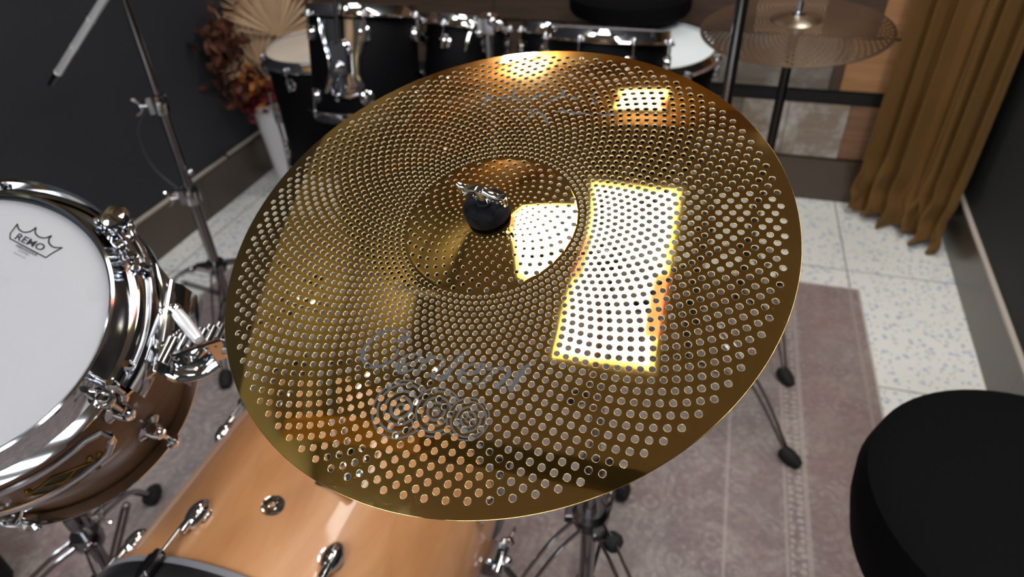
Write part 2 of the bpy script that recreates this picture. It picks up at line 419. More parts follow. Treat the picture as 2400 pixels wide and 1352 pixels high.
# ------------------------------------------------------------------ ceiling light panels
def light_panel(x0, x1, y0, y1, strength, label, colour=(1, .96, .9), fringe=False, ZC=ZC):
    cx, cy = (x0 + x1) / 2, (y0 + y1) / 2
    tt = thing('ceiling_light', label, 'light', (cx, cy, ZC), 'lights on the ceiling')
    f = MB(); w_ = .02
    for (a, b_, c_, d_) in ((x0 - w_, x0, y0 - w_, y1 + w_), (x1, x1 + w_, y0 - w_, y1 + w_), (x0, x1, y0 - w_, y0), (x0, x1, y1, y1 + w_)):
        f.box(((a + b_) / 2, (c_ + d_) / 2, ZC - .015), (b_ - a, d_ - c_, .03))
    f.build('frame', M['ceramic'], tt, smooth=False)
    mm = mat('lit_diffuser', (.8, .8, .8), .5, emit=colour, estr=strength)
    if fringe:  # dimmer yellow edges and red patches painted into the panel's glow
        t = NT(mm); g = t.coord('Generated'); o = t.xyz(g)
        ex = t.math('MINIMUM', o[0], t.math('SUBTRACT', 1, o[0])); ey = t.math('MINIMUM', o[1], t.math('SUBTRACT', 1, o[1]))
        e = t.math('MINIMUM', ex, t.math('MULTIPLY', ey, 2.1))
        e = t.math('ADD', e, t.math('MULTIPLY', t.math('SUBTRACT', t.noise(g, 4, 3), .5), .09))
        fr = t.ramp(e, [(0, (.25, .18, .04)), (.035, (.6, .5, .12)), (.09, (1, .95, .75)), (.14, (1, 1, 1))])
        r1 = t.math('MULTIPLY', t.math('GREATER_THAN', o[0], .86), t.math('MULTIPLY', t.math('GREATER_THAN', o[1], .16), t.math('LESS_THAN', o[1], .5)))
        r2 = t.math('MULTIPLY', t.math('LESS_THAN', o[0], .09), t.math('MULTIPLY', t.math('GREATER_THAN', o[1], .45), t.math('LESS_THAN', o[1], .7)))
        cc = t.mix(t.math('MAXIMUM', r1, r2), fr, (.45, .05, .03))
        t.l.new(cc, t.b.inputs['Emission Color'])
    p = MB(); p.box((cx, cy, ZC - .01), (x1 - x0, y1 - y0, .012)); p.build('diffuser', mm, tt, smooth=False)
light_panel(-.46, -.05, .35, 1.2, PANEL_MAIN, 'large lit rectangular ceiling panel mirrored in the gold cymbal', fringe=True)
light_panel(-.47, -.20, 1.90, 2.10, PANEL_SIDE * .28, 'small lit ceiling panel nearest the plank wall', (1, .85, .7), fringe=True, ZC=2.93)
light_panel(-.85, .35, -1.15, -.85, PANEL_SIDE, 'long ceiling panel added as unseen fill light behind the viewpoint, nearest of the three', (.92, .96, 1))  # this and the next two are unseen panels added as fill
light_panel(-.85, .35, -1.95, -1.65, PANEL_SIDE, 'long ceiling panel added as unseen fill light behind the viewpoint, middle of the three', (.85, .93, 1))
light_panel(-.85, .35, -2.75, -2.45, PANEL_SIDE, 'long ceiling panel added as unseen fill light behind the viewpoint, nearest the rear wall', (.85, .93, 1))
light_panel(.63, .85, -.1, 1.5, PANEL_SIDE * 1.5, 'long narrow ceiling panel added as unseen fill light along the right wall', (1, .97, .92))  # added fill strip, kept outside the cymbal's reflection
light_panel(.30, .85, 1.80, 2.45, PANEL_SIDE * .8, 'square ceiling panel added as unseen fill light above the curtain corner', (1, .95, .88), ZC=3.03)  # unseen panel added to brighten the back of the room
light_panel(-1.30, -1.08, 2.60, 2.76, PANEL_SIDE * 6, 'small bright ceiling panel added as fill light over the vase against the plank wall', (.95, .97, 1), ZC=2.93)  # added to brighten the left back corner and the vase
light_panel(-1.85, -1.25, -1.6, -.6, PANEL_SIDE, 'square ceiling panel added as unseen fill light behind the viewpoint in the left recess', (.9, .95, 1), ZC=3.05)  # unseen panel added as fill for the left side
# warm lamp added to make the glow on the upper left wall
WW = thing('added_wall_lamp', 'warm lamp added on the ceiling edge to make the glow on the upper left wall', 'light', (-1.12, .70, ZC + .05))
b = MB(); b.cyl((-1.04, .70, ZC + .06), (-1.34, .70, ZC + .075), .025); b.build('added_lamp_body', M['ceramic'], WW)
ld = bpy.data.lights.new('added_wall_lamp_bulb', 'AREA'); ld.energy = 1.3; ld.color = (1, .88, .62); ld.size = .3
lo = bpy.data.objects.new('added_bulb', ld); COL.objects.link(lo); lo.location = (-1.36, .70, ZC + .075); lo.rotation_euler = (0, math.radians(90), 0); lo['_loc'] = [0, 0, 0]

# ------------------------------------------------------------------ golden perforated cymbal
CC = V(-0.150014, 0.44262399, 1.14326731); CN = nrm((-0.08925798, -0.36092317, 1))
CU = nrm(V(1, 0, 0) - CN * CN[0]); CV = np.cross(CN, CU)
RB, RO = .0680, .2285
def prof(r):
    r = np.asarray(r, float)
    t_ = np.clip((r - RB) / (RO - RB), 0, None); hb = .013 * (1 - t_ ** 1.6); sb = -.013 * 1.6 * t_ ** .6 / (RO - RB)
    q = np.clip(r / RB, 0, 1); h = .013 + .0090 * (1 - q ** 1.25); s_ = -.0090 * 1.25 * q ** .25 / RB
    return np.where(r > RB, hb, h), np.where(r > RB, sb, s_)
def csurf(a, b, dz=0.0, flip=False):
    """local cymbal coordinates (metres in the rim plane) -> point and normal"""
    a = np.asarray(a, float); b = np.asarray(b, float); r = np.hypot(a, b) + 1e-9
    h, s_ = prof(r)
    N = np.stack([-s_ * a / r, -s_ * b / r, np.ones_like(r)], -1); N /= np.linalg.norm(N, axis=-1)[..., None]
    P = np.stack([a, b, h], -1) + N * np.asarray(dz)[..., None] if np.ndim(dz) else np.stack([a, b, h], -1) + N * dz
    return P, N
MI = []
def build_perforated(name, rings_spec, Rrim, T=.0009, S=14, inner=.006, m=None, parent=None, tf=None, chamfer=.00035, simple=False):
    VV = []; NNs = []; FF = []; n0 = 0
    def push(P, N, F, mats=None):
        MI.extend(mats if mats is not None else [0] * len(F))
        nonlocal n0
        VV.append(P.reshape(-1, 3)); NNs.append(N.reshape(-1, 3)); FF.extend((np.asarray(F) + n0).tolist() if len(F) and len(set(map(len, F))) == 1 else [[i + n0 for i in q] for q in F]); n0 += P.reshape(-1, 3).shape[0]
    holes = []
    for (N_, radii, phase, diam, rin, rout) in rings_spec:
        K = len(radii)
        rad = [rin] + list(radii) + [rout]
        for k in range(K):
            r = radii[k]; off = phase + (PI / N_ if k % 2 else 0.0)
            rd = rad[k] if k > 0 else rin; ru = rad[k + 2]
            th = off + 2 * PI * np.arange(N_) / N_
            hr = diam(r) / 2
            cx, cy = r * np.cos(th), r * np.sin(th)
            holes += list(zip(cx, cy, [hr] * N_))
            er = np.stack([np.cos(th), np.sin(th)], -1); et = np.stack([-np.sin(th), np.cos(th)], -1)
            dth = PI / N_
            cor = [np.stack([rd * np.cos(th), rd * np.sin(th)], -1), np.stack([r * np.cos(th + dth), r * np.sin(th + dth)], -1),
                   np.stack([ru * np.cos(th), ru * np.sin(th)], -1), np.stack([r * np.cos(th - dth), r * np.sin(th - dth)], -1)]
            ang = 2 * PI * np.arange(S) / S - PI / 2          # starts pointing inwards (down), then +t, up, -t
            ring = lambda R_: np.stack([cx[:, None] + R_ * (er[:, 0:1] * np.sin(ang) + et[:, 0:1] * np.cos(ang)),
                                        cy[:, None] + R_ * (er[:, 1:2] * np.sin(ang) + et[:, 1:2] * np.cos(ang))], -1)
            dirn = np.stack([er[:, 0:1] * np.sin(ang) + et[:, 0:1] * np.cos(ang), er[:, 1:2] * np.sin(ang) + et[:, 1:2] * np.cos(ang)], -1)
            C4 = np.stack(cor, 1)                              # N,4,2
            top4, n4 = csurf(C4[..., 0], C4[..., 1])
            R0 = ring(hr); P0, N0 = csurf(R0[..., 0], R0[..., 1])
            R1 = ring(hr - chamfer * .35); P1, Nb = csurf(R1[..., 0], R1[..., 1], -chamfer * .35)
            inw = np.concatenate([-dirn, np.zeros(dirn.shape[:2] + (1,))], -1)
            N1 = Nb + inw; N1 /= np.linalg.norm(N1, axis=-1)[..., None]
            R2 = ring(hr - chamfer); P2, _ = csurf(R2[..., 0], R2[..., 1], -chamfer)
            P3, _ = csurf(R2[..., 0], R2[..., 1], -T)
            b4, bn4 = csurf(C4[..., 0], C4[..., 1], -T)
            P = np.concatenate([top4, P0, P1, P2, P3, b4, P3], 1)
            NN = np.concatenate([n4, N0, N1, inw, inw, -bn4, -N0], 1)
            per = P.shape[1]; F = []
            q = S // 4 if S % 4 == 0 else None
            def annulus(c0, h0, rev):
                out = []
                # corner c (0 down,1 +t,2 up,3 -t) sits at angle index c*S/4
                idx = [int(round(c * S / 4)) for c in range(5)]
                for c in range(4):
                    a_, z_ = idx[c], idx[c + 1]; mid = (a_ + z_) // 2
                    A, B_ = c0 + c, c0 + (c + 1) % 4
                    for i in range(a_, z_):
                        v1, v2 = h0 + i % S, h0 + (i + 1) % S
                        out.append((A, v2, v1) if i < mid else (B_, v2, v1))
                    out.append((A, B_, h0 + mid % S))
                return [tuple(reversed(f_)) for f_ in out] if rev else out
            F += annulus(0, 4, False)
            for l in range(3):
                for i in range(S):
                    j = (i + 1) % S; a0_, a1_ = 4 + l * S, 4 + (l + 1) * S
                    F.append((a0_ + i, a0_ + j, a1_ + j)); F.append((a0_ + i, a1_ + j, a1_ + i))
            F += annulus(4 + 4 * S, 8 + 4 * S, True)
            F = np.array(F)[:, ::-1]
            FA = (F[None] + (np.arange(N_) * per)[:, None, None]).reshape(-1, 3)
            cell = [0] * (S + 4) + [0] * (2 * S) + [1] * (4 * S) + [0] * (S + 4)
            push(P, NN, FA, cell * N_)
        # closing triangles, inner and outer border
        for (r_side, r_edge, off, outw) in ((radii[0], rin, phase, False), (radii[-1], rout, phase + (PI / N_ if (K - 1) % 2 else 0), True)):
            th = off + 2 * PI * np.arange(N_) / N_; th2 = th + PI / N_
            for sgn, dz in ((1, 0), (-1, -T)):
                E, EN = csurf(r_edge * np.cos(th), r_edge * np.sin(th), dz); Sd, SN = csurf(r_side * np.cos(th2), r_side * np.sin(th2), dz)
                i = np.arange(N_); j = (i + 1) % N_
                F = np.stack([i, j, N_ + i], -1) if (outw ^ (sgn < 0)) == True else np.stack([j, i, N_ + i], -1)
                push(np.concatenate([E, Sd]), sgn * np.concatenate([EN, SN]), F)
    return VV, NNs, FF, holes, push
def plain_rings(push, radii, nseg, phase, T):
    th = phase + 2 * PI * np.arange(nseg) / nseg
    for sgn, dz in ((1, 0), (-1, -T)):
        Ps = []; Ns = []
        for r in radii:
            P, N = csurf(r * np.cos(th), r * np.sin(th), dz); Ps.append(P); Ns.append(sgn * N)
        F = []
        for k in range(len(radii) - 1):
            for i in range(nseg):
                j = (i + 1) % nseg; a_, b_, c_, d_ = k * nseg + i, k * nseg + j, (k + 1) * nseg + j, (k + 1) * nseg + i
                F += [(a_, d_, c_), (a_, c_, b_)] if sgn > 0 else [(a_, c_, d_), (a_, b_, c_)]
        push(np.concatenate(Ps), np.concatenate(Ns), F)
TH = .0010
A0 = math.radians(-82.39)
bow = [.2171 - .005 * k for k in range(30)][::-1]
phase_in = A0 + (PI / 96 if 29 % 2 else 0)
def dia(r):
    for lim, d_ in ((.078, .0035), (.094, .0038), (.113, .0041), (.138, .0045), (.163, .0048), (.188, .0050)):
        if r < lim: return d_
    return .0052
def dia_bell(r): return float(np.interp(r, [.022, .030, .045, .056, .0665], [.0017, .0021, .0028, .0034, .0041]))
bell = [.0222, .0262, .0302, .0346, .0390, .0442, .0487, .0533, .0578, .0621, .0664]
ph_b = phase_in + 2 * PI / 96 * round((math.radians(2.8) - phase_in) / (2 * PI / 96))
ph_bell = ph_b - (PI / 32 if (len(bell) - 1) % 2 else 0)
VV, NNs, FF, holes, push = build_perforated('cymbal', [(96, bow, phase_in, dia, .0698, .2203), (32, bell, ph_bell, dia_bell, .0195, .0692)], RO, TH, 12)
# plain bands: centre, bell to bow seam, rim
plain_rings(push, [.006, .0085, .014, .0195], 32, ph_bell, TH)
plain_rings(push, [.2203, .2225, .225, .2272, .2283], 96, A0, TH)
for sgn, dz in ((1, 0), (-1, -TH)):
    th1 = ph_b + 2 * PI * np.arange(32) / 32; th2 = ph_b + 2 * PI * np.arange(96) / 96
    P1, N1 = csurf(.0692 * np.cos(th1), .0692 * np.sin(th1), dz); P2, N2 = csurf(.0698 * np.cos(th2), .0698 * np.sin(th2), dz)
    F = []
    for i in range(32):
        a_, b_ = i, (i + 1) % 32; o_ = [32 + (3 * i + k) % 96 for k in range(4)]
        tr = [(a_, o_[0], o_[1]), (a_, o_[1], b_), (b_, o_[1], o_[2]), (b_, o_[2], o_[3])]
        F += tr if sgn > 0 else [tuple(reversed(x)) for x in tr]
    push(np.concatenate([P1, P2]), sgn * np.concatenate([N1, N2]), F)
# rolled rim edge
th = A0 + 2 * PI * np.arange(192) / 192; Ps = []; Ns = []
for r_, dz_, na in ((.2283, 0, 90), (.22855, -.00025, 35), (.2286, -.0005, 0), (.22855, -.00075, -35), (.2283, -TH, -90)):
    P, N = csurf(r_ * np.cos(th), r_ * np.sin(th), dz_)
    out = np.stack([np.cos(th), np.sin(th), np.zeros(192)], -1); a_ = math.radians(na)
    Ps.append(P); Ns.append(out * math.cos(a_) + V(0, 0, 1) * math.sin(a_))
F = []
for k in range(4):
    for i in range(192):
        j = (i + 1) % 192; F += [(k * 192 + i, (k + 1) * 192 + i, (k + 1) * 192 + j), (k * 192 + i, (k + 1) * 192 + j, k * 192 + j)]
push(np.concatenate(Ps), np.concatenate(Ns), F)
PV = np.concatenate(VV); PN = np.concatenate(NNs)
me = bpy.data.meshes.new('cymbal')
Ft = np.array(FF, dtype=np.int32)
me.vertices.add(len(PV)); me.vertices.foreach_set('co', PV.astype(np.float32).ravel())
me.loops.add(Ft.size); me.loops.foreach_set('vertex_index', Ft.ravel())
me.polygons.add(len(Ft)); me.polygons.foreach_set('loop_start', np.arange(0, Ft.size, 3, dtype=np.int32))
me.update(calc_edges=True)
me.shade_smooth()
me.normals_split_custom_set_from_vertices(PN.tolist())
me.materials.append(M['gold']); me.materials.append(M['bare_edge']); me.polygons.foreach_set('material_index', np.array(MI, dtype=np.int32))
CYM = bpy.data.objects.new('cymbal', me); COL.objects.link(CYM)
CYM.matrix_world = Matrix(((CU[0], CV[0], CN[0], CC[0]), (CU[1], CV[1], CN[1], CC[1]), (CU[2], CV[2], CN[2], CC[2]), (0, 0, 0, 1)))
tag(CYM, 'large golden perforated cymbal with grey script print, nearest the camera', 'cymbal')
# printed script and circle marks: thin ink layer cut by the same holes
STROKES = [[(-38.8,-114.1,3),(-33.7,-112.3,3.2),(-32.1,-108.8,3.5),(-34.5,-106.6,3),(-40.4,-106.1,1.8),(-48.5,-106.6,1.8),(-53.7,-109.3,2.6),(-58.9,-114.5,3.2),(-61.9,-119.8,3.5),(-62.8,-125.2,3.5),(-61.7,-129.9,3.3),(-57.6,-134.2,3),(-52.3,-136.2,2.6),(-46.0,-135.4,2.4),(-41.3,-132.9,2.2),(-37.9,-128.9,2.2),(-36.2,-124.7,2.2),(-36.8,-121.2,2.0)],[(-31.6,-133.1,1.5),(-26.3,-131.3,2.4),(-20.8,-128.9,2.8),(-18.1,-125.4,2.8),(-18.6,-122.8,2.4),(-22.2,-122.5,1.8),(-27.5,-124.4,2.2),(-31.0,-128.0,3),(-32.0,-132.0,4),(-31.1,-135.8,4),(-27.8,-137.3,3),(-24.2,-136.4,2),(-20.0,-133.7,1.4)],[(-12.0,-125.0,2.6),(-13.7,-129.1,3),(-15.1,-133.2,3),(-16.5,-137.0,3),(-18.8,-137.3,1.5)],[(-13.7,-128.0,2),(-10.4,-124.0,3),(-5.7,-122.9,2.4),(-1.3,-123.5,2.2),(0.6,-125.9,3),(-1.5,-130.1,3.2),(-4.1,-133.9,3.2),(-4.4,-136.6,3),(-0.7,-137.5,2.6),(4.5,-137.2,2.4),(7.3,-134.1,2)],[(17.3,-112.4,1),(13.9,-116.8,2.6),(10.3,-122.9,4.2),(7.3,-128.9,4),(5.0,-134.0,4),(2.4,-137.9,3.5),(0.1,-137.6,2)],[(9.8,-121.4,1.2),(14.3,-123.6,1)],[(18.1,-131.4,2),(22.7,-131.0,2.6),(26.6,-128.5,3),(29.5,-125.5,3),(28.9,-123.4,2.6),(25.8,-123.2,2),(20.5,-124.6,2),(17.0,-127.4,2.6),(15.1,-130.9,3.2),(15.2,-134.4,3.4),(17.5,-136.9,3),(21.6,-137.2,2),(26.8,-135.7,1)],[(38.9,-125.0,2.6),(36.6,-129.2,3),(34.1,-133.3,3),(32.0,-137.1,3),(28.2,-137.7,1)],[(33.1,-126.2,1.4),(37.9,-124.8,2),(43.8,-123.9,2.4),(47.3,-124.6,2.6),(48.3,-127.6,3),(46.6,-131.3,3),(44.4,-134.4,2.8),(41.2,-137.4,2.4),(45.2,-137.7,1.6),(49.1,-135.5,1)],[(64.7,-113.6,1),(61.7,-117.2,2),(58.8,-121.5,3.6),(56.7,-126.5,4),(54.5,-130.9,4),(52.4,-135.6,4),(52.8,-137.3,3.4),(56.1,-137.4,1)],[(54.6,-123.8,1.4),(58.4,-124.7,2),(61.9,-124.7,1)],[(-59.6,158.0,1.5),(-48.8,155.0,2.5),(-46.7,147.0,4),(-48.5,143.2,2.5)],[(-46.7,148.4,2.5),(-38.0,150.2,2),(-27.3,149.5,3),(-20.3,148.2,2.5),(-11.9,145.7,3),(-4.5,148.4,2.5),(1.0,153.6,3),(6.8,156.3,2)],[(-21.7,170.9,1.2),(-24.9,160.1,3),(-21.2,151.5,2)],[(7.4,134.8,1.5),(11.4,141.2,2.6),(16.1,147.6,3),(21.4,152.2,3),(23.1,158.1,3),(21.3,162.6,1.6)],[(-19.0,131.8,1.2),(-9.1,132.6,1.6),(2.1,131.0,2.6),(8.3,128.2,3.2),(14.4,122.4,2.6),(20.3,112.8,1.4)],[(-18.8,126.9,1),(-11.0,120.4,1.6),(-3.9,114.7,1.2)],[(-2.0,116.5,1.2),(0.8,123.7,2),(5.2,128.1,2)],[(24.2,151.3,3),(29.4,153.5,2.6),(38.2,149.9,2.2),(39.2,154.6,2),(37.3,157.8,1.4)],[(46.5,154.3,1.6),(51.5,157.2,2.2),(53.3,161.9,2)],[(49.5,149.2,1.2),(52.7,145.5,1.4),(57.2,146.5,1.4),(56.7,150.9,1.4),(52.0,152.6,1.2),(49.5,149.2,1.2)],[(23.5,130.1,2),(28.6,132.2,2.4),(34.5,130.6,3),(41.9,129.2,3),(49.3,129.6,1.8)],[(52.9,126.8,1.4),(57.6,128.4,2.4),(61.8,130.5,2.4),(68.0,128.5,2),(72.5,130.7,2),(75.1,133.4,1.4)]]
H = np.array(holes)
def ink_layer(name, inside, x0, x1, y0, y1, step=.00028):
    xs = np.arange(x0, x1, step); ys = np.arange(y0, y1, step); gx, gy = np.meshgrid(xs + step / 2, ys + step / 2)
    ok = inside(gx, gy)
    for hx, hy, hr in H[(H[:, 0] > x0 - .004) & (H[:, 0] < x1 + .004) & (H[:, 1] > y0 - .004) & (H[:, 1] < y1 + .004)]:
        i0, i1 = np.searchsorted(xs, [hx - hr - step, hx + hr + step]); j0, j1 = np.searchsorted(ys, [hy - hr - step, hy + hr + step])
        sl = (slice(max(j0 - 1, 0), j1 + 1), slice(max(i0 - 1, 0), i1 + 1))
        ok[sl] &= (gx[sl] - hx) ** 2 + (gy[sl] - hy) ** 2 > (hr + .00005) ** 2
    jj, ii = np.nonzero(ok); W_ = len(xs) + 1
    used = {}; fs = []
    quad = np.stack([jj * W_ + ii, jj * W_ + ii + 1, (jj + 1) * W_ + ii + 1, (jj + 1) * W_ + ii], -1)
    un, inv = np.unique(quad, return_inverse=True); inv = inv.reshape(-1, 4)
    P, _ = csurf(x0 + (un % W_) * step, y0 + (un // W_) * step, .00006)
    b = MB(); b.add(P, inv.tolist()); o = b.build(name, M['print'], None, smooth=True, angle=180)
    o.parent = CYM; o['label'] = 'grey printed lettering' if 'script' in name else 'grey printed circles'
    return o
def stroke_inside(strokes):
    def fn(gx, gy):
        ok = np.zeros(gx.shape, bool)
        for st in strokes:
            S_ = spline(np.array(st), 7); 
            for i in range(len(S_) - 1):
                ax, ay, aw = S_[i] / 1000; bx, by, bw = S_[i + 1] / 1000
                dx_, dy_ = bx - ax, by - ay; L2 = dx_ * dx_ + dy_ * dy_ + 1e-12
                u_ = np.clip(((gx - ax) * dx_ + (gy - ay) * dy_) / L2, 0, 1)
                ww = (aw + (bw - aw) * u_) * .58
                ok |= (gx - ax - u_ * dx_) ** 2 + (gy - ay - u_ * dy_) ** 2 < ww ** 2
        return ok
    return fn
ink_layer('script_print', stroke_inside(STROKES[:11]), -.068, .070, -.142, -.100)
ink_layer('far_script_print', stroke_inside(STROKES[11:]), -.066, .080, .110, .176, .0004)
CIRC = [(-19.8, -162.9, 21.2), (5.4, -161.1, 17.6), (29.0, -162.2, 14.9)]
def circ_inside(gx, gy):
    ok = np.zeros(gx.shape, bool)
    for k, (cx, cy, R_) in enumerate(CIRC):
        d_ = np.hypot(gx * 1000 - cx, gy * 1000 - cy); an = np.arctan2(gy * 1000 - cy, gx * 1000 - cx)
        ok &= d_ > R_ - .3
        for f_, w_ in ((.965, .075), (.80, .085), (.56, .10), (.34, .11), (.12, .10)):
            rr_ = f_ + .03 * np.sin(an + k) * (f_ < .9)
            ok |= np.abs(d_ / R_ - rr_) < w_ / 2
    return ok
ink_layer('circle_print', circ_inside, -.044, .046, -.186, -.138)

# ------------------------------------------------------------------ stand under the cymbal
def ribs(b, p, q, r, n=3):
    p = np.asarray(p, float); q = np.asarray(q, float)
    for i in range(n):
        c = p + (q - p) * (i + .5) / n; b.lathe([(r * .8, -.4 * np.linalg.norm(q - p) / n), (r, -.2 * np.linalg.norm(q - p) / n), (r, .2 * np.linalg.norm(q - p) / n), (r * .8, .4 * np.linalg.norm(q - p) / n)], c, q - p)
def wing_bolt(b, c, axis, up, L=.018, s=1.0):
    c = np.asarray(c, float); a = nrm(axis); x, y, z = frame(a, up)
    b.cyl(c, c + a * L * s, .0045 * s); b.cyl(c + a * L * s * .8, c + a * L * s * 1.3, .007 * s)
    for sg in (-1, 1):
        p0 = c + a * L * s * 1.1; pts = [p0 + x * sg * .004 * s, p0 + x * sg * .012 * s + a * .004 * s, p0 + x * sg * .02 * s + a * .012 * s, p0 + x * sg * .022 * s + a * .018 * s]
        b.tube(pts, [.004 * s, .0035 * s, .004 * s, .003 * s], 8)
def collar(parent, c, r, h, mt, name='height_clamp', wing=None, up=(0, 0, 1), axis=(0, 0, 1)):
    b = MB(); c = np.asarray(c, float); ax = nrm(axis)
    b.lathe([(r * .95, -h / 2), (r * 1.35, -h / 2), (r * 1.5, -h * .35), (r * 1.5, h * .35), (r * 1.35, h / 2), (r * .95, h / 2)], c, ax, 24)
    if wing is not None:
        w_ = nrm(wing); X, Y, Z = frame(w_, ax)
        b.box(c + w_ * r * 1.7, (h * .9, r * 1.3, r * 1.2), (X, Y, Z), bev=.002)
    cb = b.build(name, mt, parent)
    if wing is not None:
        b = MB(); wing_bolt(b, c + nrm(wing) * r * 2.0, wing, up, L=r * 1.3, s=1.0); b.build('wing_bolt', M['chrome'], cb)
    return cb
def tripod(parent, x, y, hub, az, rad, leg_z, mt, foot_mt=None, knee=.12, w_=.006):
    """three double-braced legs; hub = height of the upper leg collar"""
    for a in az:
        dx_, dy_ = math.cos(math.radians(a)), math.sin(math.radians(a)); sd = V(-dy_, dx_, 0); dr = V(dx_, dy_, 0)
        R_ = rad[az.index(a)] if isinstance(rad, (list, tuple)) else rad
        foot = V(x, y, .022) + dr * R_
        top = V(x, y, hub) + dr * .022
        b = MB()
        for s_ in (-.011, .011):
            P = spline([top + sd * s_, top + dr * R_ * .22 + V(0, 0, -(hub) * .10) + sd * s_, top * .45 + foot * .55 + dr * .03 + sd * s_ + V(0, 0, .02), foot + sd * s_ * .4], 7)
            b.tube(P, w_, 8, up=sd, flat=.45)
        b.ball(top, .012, sc_=(1, 1, 1.1))
        br0 = V(x, y, leg_z) + dr * .02; br1 = top * .5 + foot * .5
        for s_ in (-.006, .006): b.tube([br0 + sd * s_, br1 + sd * s_ + dr * .012], w_ * .7, 6)
        b.ball(br1 + dr * .012, .009)
        lg = b.build('leg', mt, parent)
        f = MB(); X, Y, Z = frame(dr, (0, 0, 1)); 
        f.lathe([(0, -.032), (.011, -.032), (.019, -.024), (.021, -.005), (.019, .012), (.012, .028), (0, .03)], V(x, y, .0235) + dr * (R_ + .004), dr * .8 + V(0, 0, .22 - .45), 16)
        f.build('rubber_foot', M['rubber'], lg)
sx, sy = -.098, .745
ST = thing('cymbal_stand', 'chrome boom cymbal stand holding up the golden perforated cymbal', 'cymbal stand', (sx, sy, 0))
b = MB(); b.cyl((sx, sy, .12), (sx, sy, .52), .0145); b.build('lower_tube', M['stand'], ST)
b = MB(); b.cyl((sx, sy, .50), (sx, sy, .93), .011); b.build('upper_tube', M['stand'], ST)
collar(ST, (sx, sy, .515), .0145, .035, M['dark_metal'], wing=(.8, .3, .35), up=(0, 0, 1))
b = MB(); b.lathe([(.014, -.02), (.028, -.02), (.032, -.008), (.032, .012), (.024, .022), (.014, .022)], (sx, sy, .375), (0, 0, 1), 24)
for a in (-55, 185, 60):
    dr = V(math.cos(math.radians(a)), math.sin(math.radians(a)), 0); b.box(V(sx, sy, .372) + dr * .034, (.022, .026, .022), (dr, V(-dr[1], dr[0], 0), V(0, 0, 1)), bev=.003)
hc = b.build('leg_collar', M['dark_metal'], ST)
b = MB(); b.lathe([(0, 0), (.014, 0), (.018, .006), (.018, .02), (.012, .028), (0, .03)], (sx + .035, sy - .02, .352), (.9, -.4, -.1), 20); b.build('knob', M['rubber'], ST)
b = MB(); b.lathe([(.014, -.012), (.022, -.012), (.022, .012), (.014, .012)], (sx, sy, .15), (0, 0, 1), 24); b.build('brace_collar', M['stand'], ST)
tripod(ST, sx, sy, .375, [-45, -130, 85], .34, .15, M['stand'])
top = V(sx, sy, .93); cb_ = CC - CN * .035
b = MB(); X, Y, Z = frame(cb_ - top); b.cyl(top - Z * .0 + V(0, 0, 0), cb_ - Z * .01, .0075); b.build('boom_arm', M['stand'], ST)
b = MB(); b.cyl(top + V(-.018, 0, .0), top + V(.018, 0, .0), .017); b.build('boom_tilter', M['dark_metal'], ST)
b = MB(); b.cyl(cb_ + CU * -.015, cb_ + CU * .015, .013); b.build('cymbal_tilter', M['dark_metal'], ST)
b = MB(); b.cyl(cb_, CC + CN * .050, .003); b.build('threaded_rod', M['chrome'], ST)
b = MB(); b.lathe([(.003, .0), (.019, .0), (.020, .003), (.019, .006), (.003, .006)], CC + CN * .0125, CN, 28); b.build('lower_felt', M['felt'], ST)
HT = .0218
b = MB(); b.lathe([(.0045, 0), (.0165, 0), (.0178, .0012), (.0180, .0055), (.0176, .0100), (.0160, .0115), (.0045, .0115)], CC + CN * HT, CN, 48); b.build('upper_felt', M['felt'], ST)
b = MB(); b.lathe([(.003, 0), (.0058, 0), (.0058, .0035), (.003, .0035)], CC + CN * (HT + .0112), CN, 28); b.build('plastic_sleeve', M['rubber'], ST)
# wing nut
wa = math.atan2(-.0117, .0429); WX = CU * math.cos(wa) + CV * math.sin(wa); WY = np.cross(CN, WX)
wo = CC + CN * (HT + .0125)
b = MB(); b.lathe([(.0025, 0), (.0048, 0), (.0052, .002), (.0045, .007), (.0042, .0145), (.0038, .0155), (.0028, .0155), (.0028, .010)], wo, CN, 28)
for sg in (-1, 1):
    # flat top strap, drop-down tip and inner frame of each wing
    def wp(x_, z_): return wo + WX * sg * x_ + CN * z_
    b.tube([wp(.003, .0145), wp(.008, .0125), wp(.014, .0120), wp(.0185, .0125), wp(.0212, .0140)], [.0030, .0027, .0024, .0024, .0020], 10, up=WY, flat=1.15)
    b.tube([wp(.0205, .0130), wp(.0208, .009), wp(.0200, .005)], [.0018, .0018, .0016], 8, up=WY, flat=1.3)
    b.tube([wp(.0040, .003), wp(.0068, .0045), wp(.0125, .0062), wp(.0170, .0075), wp(.0178, .0115)], [.0016] * 5, 8, up=WY, flat=1.4)
    b.tube([wp(.0042, .0125), wp(.0075, .0055)], .0013, 8, up=WY, flat=1.3)
    b.prism([(.004, .005), (.0075, .0065), (.013, .0078), (.0165, .0085), (.0165, .0105), (.011, .0108), (.005, .0125)], wo - WY * .0005, WX * sg, CN, WY, 0, .001)
b.build('wing_nut', M['chrome'], ST)

